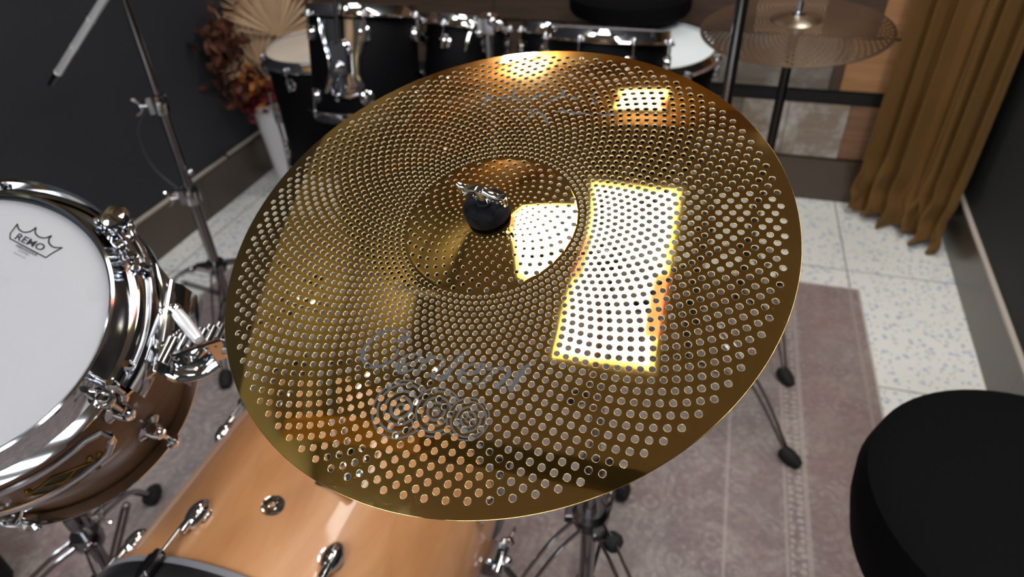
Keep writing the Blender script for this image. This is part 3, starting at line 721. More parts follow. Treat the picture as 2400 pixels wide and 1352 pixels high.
# ------------------------------------------------------------------ generic drum parts
def drum_shell(c, n_, R_, d0, d1, mt, parent, hint=(1, 0, 0)):
    b = MB(); b.lathe([(R_ - .008, -d0), (R_ - .001, -d0 - .0005), (R_, -d0 - .002), (R_, -d1 + .002), (R_ - .001, -d1 + .0005), (R_ - .008, -d1), (R_ - .008, -d0)], c, n_, 96, hint=hint)
    return b.build('shell', mt, parent)
def flanged_hoop(c, n_, R_, h, mt, parent, up=True, label=None):
    s_ = 1 if up else -1
    b = MB()
    P = [(-.0085, .009), (-.006, .0105), (-.0035, .0095), (-.0030, .002), (-.001, -.008), (.002, -.0165), (.008, -.0185), (.0125, -.0205), (.0125, -.0230), (.008, -.0225), (0, -.0215), (-.0045, -.017), (-.0062, -.006), (-.0068, .004), (-.0085, .009)]
    b.lathe([(R_ + x_, h + s_ * z_) for x_, z_ in P], c, n_, 112)
    o = b.build('hoop', mt, parent, angle=50)
    return o
def round_lug(c, n_, u_, v_, ang, R_, h, mt, parent, out=.020, r=.013):
    d_ = u_ * math.cos(ang) + v_ * math.sin(ang)
    p = c + d_ * R_ + n_ * h
    b = MB(); b.lathe([(0, 0), (r + .004, 0), (r + .004, .003), (r * .8, .006), (r * .72, out * .7), (r * .5, out), (0, out + .001)], p, d_, 24)
    b.cyl(p + d_ * (out * .55) - n_ * .014, p + d_ * (out * .55) + n_ * .014, r * .52)
    return b.build('lug', mt, parent)
def rod(p, q, parent, mt, r=.0028, head=True):
    b = MB(); b.cyl(p, q, r, seg=12); p = np.asarray(p); q = np.asarray(q); d_ = nrm(p - q)
    if head: b.lathe([(0, .006), (.0035, .006), (.005, .004), (.0065, .0), (.0065, -.003), (0, -.003)], p, d_, 16)
    return b.build('tension_rod', mt, parent)

# ------------------------------------------------------------------ brown tom with white head (left)
TC = V(-.68629, .34624, 1.01469); TN = nrm((.22404676, -.42444032, .87729896))
TU = nrm(V(1, 0, 0) - TN * TN[0]); TV = np.cross(TN, TU)
def TL(x_, y_, h=0): return TC + (TU * x_ + TV * y_) / 1000 + TN * h
def TP(r_, deg, h=0): a = math.radians(deg); return TC + (TU * math.cos(a) + TV * math.sin(a)) * r_ + TN * h
TOM = thing('tom_drum', 'small brown tom with white printed head and chrome hoops, nearest left', 'drum', TC - TN * .23)
sh = drum_shell(TC, TN, .1515, .004, .215, M['brown_shell'], TOM)
b = MB(); b.lathe([(0, .0006), (.10, .0006), (.1475, .0), (.1500, -.0015), (.1520, -.010), (.1505, -.010)], TC, TN, 112); hd = b.build('drum_head', M['head'], TOM, props={'label': 'white coated head with black printed crown logo'})
b = MB(); b.lathe([(.146, .0009), (.1495, .0009), (.1515, -.001)], TC, TN, 112); b.build('collar_ring', M['ink'], hd)
flanged_hoop(TC, TN, .1565, .0, M['chrome'], TOM)
flanged_hoop(TC, TN, .1565, -.217, M['chrome'], TOM, up=False)
for k in range(6):
    a = -10 - 60 * k
    for h_ in (-.070, -.155):
        round_lug(TC, TN, TU, TV, math.radians(a), .1515, h_, M['chrome'], TOM)
    rod(TP(.1655, a, -.016), TP(.1655, a, -.062), TOM, M['chrome']); rod(TP(.1655, a, -.201), TP(.1655, a, -.163), TOM, M['chrome'])
    b = MB(); q = TP(.1650, a, -.0205); dd = nrm(TP(1, a) - TC); b.lathe([(.003, -.004), (.0095, -.004), (.0100, 0), (.0095, .003), (.003, .004)], q, TN, 20); b.build('hoop_ear', M['chrome'], TOM); b = MB(); q2 = TP(.1650, a, -.197); b.lathe([(.003, -.004), (.0095, -.004), (.0100, 0), (.0095, .004), (.003, .005)], q2, TN, 20)
    b.build('hoop_ear', M['chrome'], TOM)
# resonant head
b = MB(); b.lathe([(0, -.219), (.149, -.219), (.152, -.212)], TC, TN, 64); b.build('bottom_head', M['head'], TOM)
# printed crown and words
def flat_line(b, pts, w_, h, closed=False):
    P = np.array([TL(x_, y_, h) for x_, y_ in pts])
    n_ = len(P)
    for i in range(n_ - 1):
        d_ = nrm(P[i + 1] - P[i]); s_ = np.cross(TN, d_) * w_ / 2; e = d_ * w_ * .4
        b.add([P[i] - s_ - e, P[i + 1] - s_ + e, P[i + 1] + s_ + e, P[i] + s_ - e], [(0, 1, 2, 3)])
b = MB()
crown = [(-2.9, 119.2), (-3.6, 107.3), (-0.5, 101.5), (45.2, 91.2), (48.9, 97.9), (54.8, 106.2)]
flat_line(b, crown, .0012, .0012)
sc1 = spline([(54.8, 106.2), (46.8, 104.6), (40.5, 107.0), (37.2, 111.5), (37.3, 116.2)], 5)
sc2 = spline([(37.3, 116.2), (32.5, 112.1), (25.7, 111.7), (20.0, 115.0), (17.3, 120.8)], 5)
sc3 = spline([(17.3, 120.8), (14.3, 115.1), (8.5, 112.4), (2.0, 114.2), (-2.9, 119.2)], 5)
for s_ in (sc1, sc2, sc3): flat_line(b, s_, .0013, .0012)
b.build('printed_crown', M['ink'], hd)
def text_mesh(s_, size, o, X, Y, Z, m_, parent, name, bold=0.0, sx_=1.0, align='LEFT'):
    cu = bpy.data.curves.new(name, 'FONT'); cu.body = s_; cu.size = size; cu.offset = bold; cu.align_x = align; cu.resolution_u = 3
    ob = bpy.data.objects.new(name + '_tmp', cu); COL.objects.link(ob)
    dg = bpy.context.evaluated_depsgraph_get(); dg.update()
    me_ = bpy.data.meshes.new_from_object(ob.evaluated_get(dg)); bpy.data.objects.remove(ob)
    k = len(me_.vertices); a = np.empty(k * 3); me_.vertices.foreach_get('co', a); a = a.reshape(-1, 3)
    w_ = np.asarray(o)[None] + a[:, 0:1] * sx_ * X[None] + a[:, 1:2] * Y[None] + .00001 * Z[None] - np.array(parent['_loc'])[None]
    me_.vertices.foreach_set('co', w_.ravel()); me_.materials.clear(); me_.materials.append(m_); me_.update()
    o_ = bpy.data.objects.new(name, me_); COL.objects.link(o_); o_.parent = parent; return o_
ta = math.atan2(-6.9, 42.5); TX = TU * math.cos(ta) + TV * math.sin(ta); TY = np.cross(TN, TX)
text_mesh('REMO', .0108, TL(2.8, 102.6, .0013), TX, TY, TN, M['ink'], hd, 'printed_name', .00010, 1.22)
ta = math.atan2(-4.6, 23); TX = TU * math.cos(ta) + TV * math.sin(ta); TY = np.cross(TN, TX)
text_mesh('AMBASSADOR', .0042, TL(9.0, 95.0, .0013), TX, TY, TN, M['grey_ink'], hd, 'printed_line', .00008, 1.0)
text_mesh('COATED', .0034, TL(14.0, 90.6, .0013), TX, TY, TN, M['grey_ink'], hd, 'printed_line', .0, 1.0)
text_mesh('MADE IN USA', .0025, TL(11.5, 87.0, .0013), TX, TY, TN, M['grey_ink'], hd, 'printed_line', .0, 1.0)
# diamond badge on the shell
def shell_patch(b, pts, R_, n0=6):
    P = [TP(R_, a, h) for a, h in pts]; b.add(P, [tuple(range(len(P)))])
b = MB(); b.cur = 0
dia_ = [(-64, -.122), (-43, -.094), (-23, -.120), (-43, -.150)]
dia_ = [(-58, -.118), (-43, -.096), (-30, -.118), (-43, -.142)]
for (ra, k) in ((.1522, 0),):
    N_ = 6
    # subdivide so that the plate bends with the shell
    g = np.linspace(-1, 1, 13)
    for i in range(12):
        for (ua, ub) in ((g[i], g[i + 1]),):
            ha, hb_ = .024 * (1 - abs(ua)), .024 * (1 - abs(ub))
            b.add([TP(ra, -44 + 14.5 * ua, -.119 - ha), TP(ra, -44 + 14.5 * ub, -.119 - hb_), TP(ra, -44 + 14.5 * ub, -.119 + hb_), TP(ra, -44 + 14.5 * ua, -.119 + ha)], [(0, 1, 2, 3)])
bd = b.build('badge', M['olive'], TOM, smooth=False)
b = MB()
def arcline(b, a0, h0, a1, h1, r_=.1527, w_=.0009):
    b.tube([TP(r_, a0 + (a1 - a0) * i / 6, h0 + (h1 - h0) * i / 6) for i in range(7)], w_, 6)
for q in ((-58.5, -.119, -44, -.095), (-44, -.095, -29.5, -.119), (-29.5, -.119, -44, -.143), (-44, -.143, -58.5, -.119), (-51, -.107, -37, -.131), (-37, -.107, -51, -.131), (-47, -.119, -41, -.119)):
    arcline(b, *q)
for a_, h_ in ((-31, -.105), (-28, -.112), (-33, -.134), (-55, -.105)): b.ball(TP(.1528, a_, h_), .0035, sc_=(1, 1, 1))
b.build('badge_trim', M['badge_gold'], bd)
# suspension mount: ridged plate hugging the hoop, loops and knob
MT = M['chrome']
b = MB()
def arc_prof(P, a0, a1, n_=40):
    b.lathe(P, TC, TN, n_, math.radians(a0), math.radians(a1), hint=TU)
arc_prof([(.1700, -.040), (.1690, -.020), (.1700, -.006), (.1730, -.001), (.1765, -.006), (.1775, -.014), (.1800, -.010), (.1830, -.008), (.1860, -.013), (.1865, -.045), (.1845, -.045)], -4, 60)
poly = []
for a in np.linspace(-6, 62, 24): r_ = .171; poly.append((r_ * math.cos(math.radians(a)), r_ * math.sin(math.radians(a))))
outer = [(62, .184), (55, .182), (47, .183), (40, .190), (35, .196), (28, .198), (18, .197), (10, .196), (4, .192), (-1, .182), (-6, .176)]
for a, r_ in outer: poly.append((r_ * math.cos(math.radians(a)), r_ * math.sin(math.radians(a))))
b.prism(poly, TC, TU, TV, TN, -.034, -.030)
# bent outer flange dropping beneath the straight edge
e0, e1 = TP(.196, 35, -.032), TP(.192, 4, -.032)
X_ = nrm(e1 - e0); b.tube([e0 + (e1 - e0) * t_ for t_ in (0, .25, .5, .75, 1)], .0035, 10)
out_ = nrm(np.cross(X_, TN)); out_ = out_ if out_ @ (e0 - TC) > 0 else -out_
fl = []
for t_ in np.linspace(0, 1, 9):
    p_ = e0 + (e1 - e0) * t_; fl.append([p_, p_ + out_ * .008 - TN * .010, p_ + out_ * .014 - TN * .035, p_ + out_ * .016 - TN * .055])
vs = np.array(fl).reshape(-1, 3); b.add(vs, [(i * 4 + j, i * 4 + j + 1, (i + 1) * 4 + j + 1, (i + 1) * 4 + j) for i in range(8) for j in range(3)])
mp = b.build('suspension_mount', MT, TOM)
b = MB()
P = [TP(.1705, a, -.030 - .006 * math.sin(math.radians((a + 90) * 1.5))) for a in np.linspace(-96, -24, 22)] + [TP(.172, -20, -.042), TP(.174, -18.5, -.055), TP(.174, -20, -.070)] + [TP(.1705, a, -.088 - .014 * (1 - (a + 96) / 72)) for a in np.linspace(-24, -96, 22)]
b.tube(P, .0034, 10, up=TN, flat=1.5)
b.build('suspension_loop', MT, TOM)
b = MB(); b.lathe([(.170, -.014), (.1705, -.002), (.1735, .000), (.1745, -.004), (.1740, -.016)], TC, TN, 30, math.radians(64), math.radians(112), hint=TU); b.build('suspension_band', MT, TOM)
b = MB(); kp = TL(83.6, 156.6, -.012)
b.lathe([(0, -.022), (.012, -.022), (.013, -.006), (.0155, -.004), (.0165, .002), (.0160, .008), (.0125, .0125), (.006, .0145), (0, .015)], kp, TN, 32)
b.tube([kp + TU * .012, kp + TU * .020 - TV * .004, kp + TU * .021 - TV * .018, kp + TU * .014 - TV * .028], .004, 10); b.tube([kp - TU * .012, kp - TU * .022 - TV * .006], .004, 10)
b.build('mount_knob', MT, TOM)
for a_, r_ in ((44, .1715), (38, .180), (2, .176), (-5, .171)):
    b = MB(); b.lathe([(0, .012), (.0035, .012), (.006, .008), (.006, .002), (.0045, 0), (.0045, -.02), (0, -.02)], TP(r_, a_, -.012), TN, 18)
    b.build('mount_bolt', MT, TOM)

# ------------------------------------------------------------------ tom holder: ribbed clamp, wing bolt, L-arm and post on the bass drum
BC = V(-.562, 0, .293); BR = .28
px_, py_ = -.47, .60
pz0 = BC[2] + math.sqrt(BR ** 2 - (px_ - BC[0]) ** 2)
HO = thing('tom_holder', 'chrome ribbed tom holder clamp between the brown tom and the gold cymbal', 'tom holder', (px_, py_, pz0))
b = MB(); b.box((px_, py_, pz0 + .004), (.07, .09, .016), bev=.004); b.lathe([(.016, 0), (.030, .0), (.026, .03), (.016, .034)], (px_, py_, pz0 + .010), (0, 0, 1), 28); b.build('base_plate', M['chrome'], HO)
b = MB(); b.cyl((px_, py_, pz0 + .01), (px_, py_, .90), .0135); b.build('post', M['chrome'], HO)
cl = TL(205, 52, -.055)
b = MB()
dv = nrm(V(px_, py_, .88) - cl)
X, Y, Z = frame(dv, (0, 0, 1))
for i in range(6):
    b.cyl(cl - TV * .014 + dv * (-.026 + i * .0125) + TN * .012, cl + TV * .016 + dv * (-.026 + i * .0125) + TN * .012, .0056 if i % 2 else .0064)
b.box(cl + dv * .004 - TN * .01, (.052, .026, .07), (TN, np.cross(dv, TN), dv), bev=.004)
b.ball(cl + dv * .042 - TN * .008, .017)
b.build('clamp', M['chrome'], HO)
b = MB(); w0, w1 = TL(178, 82, -.035), TL(232, 48, -.020)
b.lathe([(0, 0), (.0055, 0), (.0065, .004), (.0070, .02), (.0062, .05), (.0050, .054), (0, .055)], w0, w1 - w0, 12); b.build('wing_bolt', M['white_plastic'], HO)
b = MB(); b.ball(w0, .0085); b.build('bolt_cap', M['chrome'], HO)
b = MB(); b.tube(spline([cl + dv * .03, cl + dv * .09 + V(0, 0, .004), V(px_, py_, .885)], 6), .0065, 12); b.build('l_arm', M['chrome'], HO)
b = MB(); b.box((px_, py_, .885), (.05, .045, .05), bev=.006); b.cyl((px_, py_, .86), (px_, py_, .915), .019); b.build('arm_socket', M['chrome'], HO)
# lower chrome lobe reaching from the mount to the clamp
b = MB(); P = spline([TL(150, 25, -.055), TL(175, 30, -.050), TL(200, 24, -.055), TL(218, 34, -.062), TL(230, 48, -.060)], 6)
b.tube(P, [.012] * len(P), 14, up=TN, flat=.35); b.build('mount_tongue', M['chrome'], HO)

# ------------------------------------------------------------------ amber bass drum
y0, y1 = .392, .775
BD = thing('bass_drum', 'amber wooden bass drum with chrome lugs under the gold cymbal', 'drum', (BC[0], (y0 + y1) / 2, BC[2] - BR))
YA = V(0, 1, 0)
def BP(deg, r_, y): a = math.radians(deg); return V(BC[0] + r_ * math.sin(a), y, BC[2] + r_ * math.cos(a))
b = MB(); b.lathe([(BR - .008, y0), (BR, y0), (BR, y1), (BR - .008, y1), (BR - .008, y0)], BC, YA, 128); b.build('shell', M['amber_shell'], BD)
for ya, yb, s_ in ((y0 - .004, y0 - .040, -1), (y1 + .004, y1 + .040, 1)):
    ym = ya + s_ * .010
    b = MB(); b.lathe([(BR - .004, ym), (BR + .0115, ym), (BR + .0125, ym + s_ * .002), (BR + .0125, yb - s_ * .004), (BR + .010, yb), (BR - .004, yb), (BR - .004, ym)], BC, YA, 128)
    hp_ = b.build('hoop', M['black_metal'], BD)
    b = MB(); b.lathe([(BR - .004, ya), (BR + .010, ya), (BR + .0128, ya + s_ * .003), (BR + .0128, ym + s_ * .0015), (BR - .004, ym + s_ * .0015), (BR - .004, ya)], BC, YA, 128)
    b.build('hoop_inlay', M['hoop_grey'], hp_)
    b = MB(); b.lathe([(0, ya + s_ * .016), (BR - .012, ya + s_ * .016), (BR - .003, ya)], BC, YA, 96); b.build('drum_head', M['black_head'], BD, props={'label': 'black bass drum head'})
def bean_lug(deg, y, s_):
    a = math.radians(deg); nrm_ = V(math.sin(a), 0, math.cos(a)); tx_ = V(math.cos(a), 0, -math.sin(a))
    p = BP(deg, BR, y)
    b = MB(); ax = (tx_, YA, nrm_)
    b.ball(p + nrm_ * .006, .026, ax, (.62, 1.0, .62), 28, 16)
    b.lathe([(.0, 0), (.019, 0), (.019, .002), (0, .0025)], p, nrm_, 24)
    b.cyl(p + nrm_ * .012 + YA * s_ * .006, p + nrm_ * .012 + YA * s_ * .036, .0075)
    return b.build('lug', M['chrome'], BD)
for deg in (-61.5, -16.5, 28.5, 73.5):
    for ye, s_ in ((y0, -1), (y1, 1)):
        yl = ye - s_ * .068; lg = bean_lug(deg, yl, s_)
        rp = BP(deg, BR + .017, yl + s_ * .03); rq = BP(deg, BR + .017, ye + s_ * .045)
        b = MB(); b.cyl(rp, rq, .0030); b.build('tension_rod', M['chrome'], BD)
        a = math.radians(deg); nv = V(math.sin(a), 0, math.cos(a)); tv_ = V(math.cos(a), 0, -math.sin(a))
        b = MB(); cc_ = BP(deg, BR + .019, ye + s_ * .026)
        b.box(cc_, (.026, .036, .014), (tv_, YA, nv), bev=.004); b.box(BP(deg, BR + .006, ye + s_ * .045), (.022, .007, .034), (tv_, YA, nv), bev=.002)
        b.cyl(BP(deg, BR + .019, ye + s_ * .004), BP(deg, BR + .019, ye + s_ * .05), .0085)
        ch_ = b.build('claw_hook', M['dark_metal'], BD)
        b = MB(); q = BP(deg, BR + .019, ye + s_ * .052); b.cyl(q, q + YA * s_ * .025, .0045); b.tube([q + YA * s_ * .024 - tv_ * .022, q + YA * s_ * .026, q + YA * s_ * .024 + tv_ * .022], .004, 10); b.build('t_handle', M['chrome'], ch_)
bp = BP(4.6, BR, .5); bn = nrm(bp - V(BC[0], .5, BC[2]))
b = MB(); b.lathe([(.0045, -.003), (.0045, .0035), (.0068, .004), (.0075, .0022), (.0150, .0022), (.0168, .0028), (.0178, .0012), (.0180, 0)], bp, bn, 48); bdg = b.build('vent_badge', M['chrome'], BD)
b = MB(); X, Y, Z = frame(bn, (1, 0, 0))
for k in range(16):
    a = 2 * PI * k / 16
    if 3.6 < a < 5.8: continue
    dr = X * math.cos(a) + Y * math.sin(a); b.box(bp + dr * .0115 + bn * .0024, (.0026, .0015, .0006), (dr, np.cross(bn, dr), bn))
b.build('engraved_marks', M['dark_metal'], bdg)
# spur on the right side
b = MB(); sp = BP(101, BR, .70); sn = V(.98, 0, -.19); b.box(sp + sn * .012, (.024, .05, .055), (sn, YA, np.cross(sn, YA)), bev=.005); b.cyl(sp + sn * .03 - YA * .03, sp + sn * .03 + YA * .03, .012)
b.ball(sp + sn * .045 + V(0, 0, .01), .011); b.ball(sp + sn * .03 + V(0, .03, .02), .009)
spb = b.build('spur_bracket', M['chrome'], BD)
b = MB(); b.cyl(sp + sn * .03, (.0, .60, .03), .0065); b.build('spur_rod', M['stand'], BD)
b = MB(); b.ball((.002, .599, .024), .016); b.build('rubber_tip', M['rubber'], BD)
b = MB(); wing_bolt(b, sp + sn * .03 + YA * .02 + V(0, 0, .015), (.5, .3, .8), (0, 1, 0), L=.022); b.build('wing_bolt', M['chrome'], spb)

# ------------------------------------------------------------------ straight stand by the left wall
lx, ly = -1.42, 1.44
LS = thing('cymbal_stand', 'tall chrome boom stand in front of the charcoal wall', 'cymbal stand', (lx, ly, 0), 'cymbal stands')
b = MB(); b.cyl((lx, ly, .10), (lx, ly, .50), .0155); b.build('lower_tube', M['stand'], LS)
b = MB(); b.cyl((lx, ly, .48), (lx, ly, .78), .0130); b.build('middle_tube', M['stand'], LS)
b = MB(); b.cyl((lx, ly, .76), (lx, ly, 1.08), .0100); b.build('upper_tube', M['stand'], LS)
collar(LS, (lx, ly, .487), .0155, .05, M['chrome'], wing=(-.8, -.6, 0))
collar(LS, (lx, ly, .765), .0140, .05, M['chrome'], wing=(-.8, -.6, 0))
b = MB(); b.cyl((lx + .035, ly - .015, .575), (lx + .012, ly, .575), .006); b.ball((lx + .04, ly - .017, .575), .010); b.build('memory_knob', M['chrome'], LS)
b = MB(); b.lathe([(.015, -.018), (.03, -.018), (.034, 0), (.028, .018), (.015, .018)], (lx, ly, .235), (0, 0, 1), 24); b.box((lx - .035, ly - .02, .235), (.05, .022, .022), bev=.003); b.ball((lx - .065, ly - .035, .235), .011); b.build('leg_collar', M['stand'], LS)
tripod(LS, lx, ly, .235, [-60, 60, 175], .30, .12, M['stand'])
b = MB(); b.cyl((lx - .02, ly, 1.08), (lx + .02, ly, 1.08), .02); b.build('boom_tilter', M['dark_metal'], LS)
b = MB(); p0, p1 = V(-1.775, ly, .792), V(lx, ly, 1.08); dv = nrm(p1 - p0)
b.cyl(p0 + dv * .055, p1, .0098); 
for s_ in (.055, .175, .29): b.cyl(p0 + dv * s_, p0 + dv * (s_ + .004), .0108)
bm = b.build('boom_arm', M['white_plastic'], LS)
b = MB(); b.cyl(p0, p0 + dv * .056, .0088); b.build('boom_tip', M['dark_metal'], bm)
b = MB(); pts = [(-1.46, ly, .765), (-1.52, 1.5, .73), (-1.585, 1.5, .66), (-1.60, 1.5, .59), (-1.58, 1.5, .52), (-1.52, 1.5, .46), (-1.46, 1.46, .45), (-1.43, 1.44, .47)]
b.tube(spline(pts, 8), .0022, 8); o = b.build('cable', mat('grey_cable', (.045, .045, .05), .5)); recenter(o, (-1.52, 1.49, .45)); tag(o, 'thin grey cable looping from the boom stand by the charcoal wall', 'cable')

# ------------------------------------------------------------------ two rear stands at right
for (qx, qy, zt, lab, az, rad, zc) in ((.035, 1.50, 1.25, 'dark pole stand just left of the hanging dark cymbal', [-34.5, 85, 205], [.357, .3, .3], None),
                                   (.176, 1.84, .93, 'dark stand carrying the dark cymbal in front of the planks', [-57, 60, 180], [.28, .3, .3], 1)):
    R2 = thing('cymbal_stand', lab, 'cymbal stand', (qx, qy, 0), 'cymbal stands')
    b = MB(); b.cyl((qx, qy, .10), (qx, qy, .55 if zc is None else .52), .0145); b.build('lower_tube', M['dark_metal'], R2)
    b = MB(); b.cyl((qx, qy, .5), (qx, qy, zt), .0125); b.build('upper_tube', M['stand'] if zc is None else M['dark_metal'], R2)
    collar(R2, (qx, qy, .53), .0145, .04, M['dark_metal'], wing=(.3, .9, 0))
    b = MB(); b.lathe([(.014, -.015), (.028, -.015), (.03, .015), (.014, .015)], (qx, qy, .30), (0, 0, 1), 20); b.build('leg_collar', M['dark_metal'], R2)
    tripod(R2, qx, qy, .30, az, rad, .14, M['stand'])
    if zc:
        b = MB(); b.cyl((qx, qy, .92), (qx, qy, 1.02), .004); b.lathe([(.004, .0), (.02, 0), (.021, .006), (.004, .01)], (qx, qy, .925), (0, 0, 1), 20); b.build('rod', M['chrome'], R2)
        b = MB(); b.lathe([(.004, .0), (.016, 0), (.017, .01), (.004, .012)], (qx, qy, .966), (0, 0, 1), 20); b.cyl((qx, qy, .978), (qx, qy, 1.0), .008); b.build('felt', M['chrome'], R2)
# dark perforated cymbal on it
hc_ = V(.176, 1.84, .935); hn = nrm((-.05, -.10, 1)); X, Y, Z = frame(hn, (1, 0, 0)); HR = .225
M['dark_cymbal'] = mat('smoked_bronze', (.34, .30, .24), .25, 1.0)
def hprof(r_): return .026 * (1 - (min(r_, HR) / HR) ** 1.5) + (.012 * (1 - (r_ / .06) ** 2) if r_ < .06 else 0)
b = MB(); N_ = 60; S_ = 8
rings_ = [.066 + .0086 * k for k in range(18)]
def hpt(r_, a_, dz=0): return hc_ + (X * math.cos(a_) + Y * math.sin(a_)) * r_ + Z * (hprof(r_) + dz)
rr_all = [.058] + rings_ + [.217]
for k, r_ in enumerate(rings_):
    rd, ru = rr_all[k], rr_all[k + 2]; off = PI / N_ if k % 2 else 0; dth = PI / N_
    hr = min(.0036, .26 * (r_ * 2 * PI / N_))
    for i in range(N_):
        a_ = off + 2 * PI * i / N_
        cs = [hpt(rd, a_), hpt(r_, a_ + dth), hpt(ru, a_), hpt(r_, a_ - dth)]
        hs = []
        for q in range(S_):
            g_ = 2 * PI * q / S_ - PI / 2; lx_, ly_ = r_ + hr * math.sin(g_), hr * math.cos(g_)
            rr_, aa_ = math.hypot(lx_, ly_), a_ + math.atan2(ly_, lx_); hs.append(hpt(rr_, aa_))
        F = []
        for c_ in range(4):
            A_, B_ = c_, (c_ + 1) % 4; h0 = 4 + 2 * c_; h1 = 4 + (2 * c_ + 1) % 8; h2 = 4 + (2 * c_ + 2) % 8
            F += [(A_, h1, h0), (B_, h2, h1), (A_, B_, h1)]
        b.add(cs + hs, F)
for (rs, re, off, ow) in ((rings_[0], .058, 0, 0), (rings_[-1], .217, PI / N_ if (len(rings_) - 1) % 2 else 0, 1)):
    for i in range(N_):
        a_ = off + 2 * PI * i / N_; q = [hpt(re, a_), hpt(re, a_ + 2 * PI / N_), hpt(rs, a_ + PI / N_)]
        b.add(q, [(0, 1, 2) if not ow else (1, 0, 2)])
b.lathe([(r_, hprof(r_)) for r_ in (.004, .012, .025, .04, .05, .058)], hc_, Z, N_)
b.lathe([(r_, hprof(r_)) for r_ in (.217, .222, HR)] + [(HR, -.001), (.222, hprof(.222) - .001)], hc_, Z, N_)
o = b.build('cymbal', M['dark_cymbal'], angle=60); recenter(o, hc_)
tag(o, 'dark smoky perforated cymbal hanging before the wood plank wall', 'cymbal')

# ------------------------------------------------------------------ black kit along the back
def kit_drum(name, label, c, n_, R_, depth, shell_m, head_m, lugs=6, phase=0, cat='drum', hoop=True, legs=False, lughs=None, headprop=None):
    c = np.asarray(c, float); n_ = nrm(n_); u_, v_, _ = frame(n_, (1, 0, 0))
    base = c - n_ * depth
    D_ = thing(name, label, cat, base if not legs else V(c[0], c[1], 0), 'black drum kit at the back')
    drum_shell(c, n_, R_, .004, depth - .004, shell_m, D_)
    b = MB(); b.lathe([(0, .0), (R_ - .008, 0), (R_ + .001, -.006)], c, n_, 72); b.build('drum_head', head_m, D_, props={'label': headprop} if headprop else None)
    b = MB(); b.lathe([(0, -depth), (R_ - .008, -depth), (R_ + .001, -depth + .006)], c, n_, 48); b.build('bottom_head', M['cream_head'], D_)
    flanged_hoop(c, n_, R_ + .005, 0, M['chrome'], D_); flanged_hoop(c, n_, R_ + .005, -depth, M['chrome'], D_, up=False)
    for k in range(lugs):
        a = phase + 2 * PI * k / lugs; d_ = u_ * math.cos(a) + v_ * math.sin(a)
        for h_ in (lughs or (-.065, -depth + .065)):
            b = MB(); p = c + d_ * R_ + n_ * h_
            b.lathe([(0, 0), (.020, 0), (.021, .003), (.014, .006), (.010, .016), (0, .019)], p, d_, 20); b.cyl(p + d_ * .013 - n_ * .02, p + d_ * .013 + n_ * .02, .0065)
            b.build('lug', M['chrome'], D_)
        t0 = c + d_ * (R_ + .0135)
        rod(t0 - n_ * .012, t0 - n_ * .05, D_, M['chrome']); rod(t0 - n_ * (depth - .012), t0 - n_ * (depth - .05), D_, M['chrome'])
        b = MB(); b.lathe([(.003, -.004), (.010, -.004), (.0105, .0), (.010, .003), (.003, .004)], t0 - n_ * .0205, n_, 14); b.build('hoop_ear', M['chrome'], D_); b = MB(); b.lathe([(.003, -.004), (.010, -.004), (.0105, .0), (.010, .003), (.003, .004)], t0 - n_ * (depth - .0205), n_, 14); b.build('hoop_ear', M['chrome'], D_)
    if legs:
        for a in legs:
            d_ = u_ * math.cos(math.radians(a)) + v_ * math.sin(math.radians(a)); p = c + d_ * (R_ + .022)
            b = MB(); b.box(c + d_ * (R_ + .01) - n_ * (depth * .55), (.03, .035, .06), (d_, np.cross(n_, d_), n_), bev=.004); b.build('leg_bracket', M['chrome'], D_)
            b = MB(); b.tube(spline([p - n_ * (depth * .35), p - n_ * (depth + .02), V(p[0] + d_[0] * .04, p[1] + d_[1] * .04, .02)], 6), .0055, 10); lg = b.build('leg', M['chrome'], D_)
            b = MB(); b.ball((p[0] + d_[0] * .04, p[1] + d_[1] * .04, .014), .014); b.build('rubber_foot', M['rubber'], lg)
    return D_
kit_drum('floor_tom', 'black floor tom with cream head beside the white vase', (-1.345, 2.13, .712), (0, -.04, 1), .175, .42, M['black_shell'], M['cream_head'], 6, math.radians(-95), legs=(-20, 100, 205), headprop='cream head')
b = MB()
rt = kit_drum('rack_tom', 'large black rack tom with chrome bracket, in front of the cream headed floor tom', (-1.0, 1.86, .925), nrm((-.03, .27, 1)), .157, .30, M['black_shell'], M['head'], 6, math.radians(-92 + 30))
# shield bracket on its front
kc = V(-1.0, 1.86, .925); kn = nrm((-.03, .27, 1)); ku, kv, _ = frame(kn, (1, 0, 0))
def KP(deg, h, r_=.160): a = math.radians(deg); return kc + (ku * math.cos(a) + kv * math.sin(a)) * r_ + kn * h
b = MB(); cols = 12; outl = [(-.03, 24), (-.06, 23), (-.09, 20), (-.13, 15.5), (-.17, 15), (-.20, 19), (-.225, 14), (-.235, 4)]
vs = []; fs = []
for h_, wd in outl:
    for i in range(cols + 1): vs.append(KP(-84 + wd * (2 * i / cols - 1), h_, .162 + .004 * math.cos((2 * i / cols - 1) * PI / 2)))
for j in range(len(outl) - 1):
    for i in range(cols): a_ = j * (cols + 1) + i; fs.append((a_, a_ + cols + 1, a_ + cols + 2, a_ + 1))
b.add(vs, fs)
for sgn in (-1, 1): b.tube([KP(-84 + sgn * wd, h_, .164) for h_, wd in outl], .0035, 8)
bk = b.build('bracket', M['chrome'], rt)
b = MB(); cpos = KP(-84, -.13, .178); dr = nrm(KP(-84, -.13, 1) - kc - kn * -.13)
b.box(cpos, (.05, .03, .085), (np.cross(kn, dr), dr, kn), bev=.006); b.cyl(cpos - kn * .05, cpos + kn * .05, .013); b.ball(cpos + dr * .02 - kn * .02, .014); b.ball(cpos + np.cross(kn, dr) * .02 + kn * .02, .011)
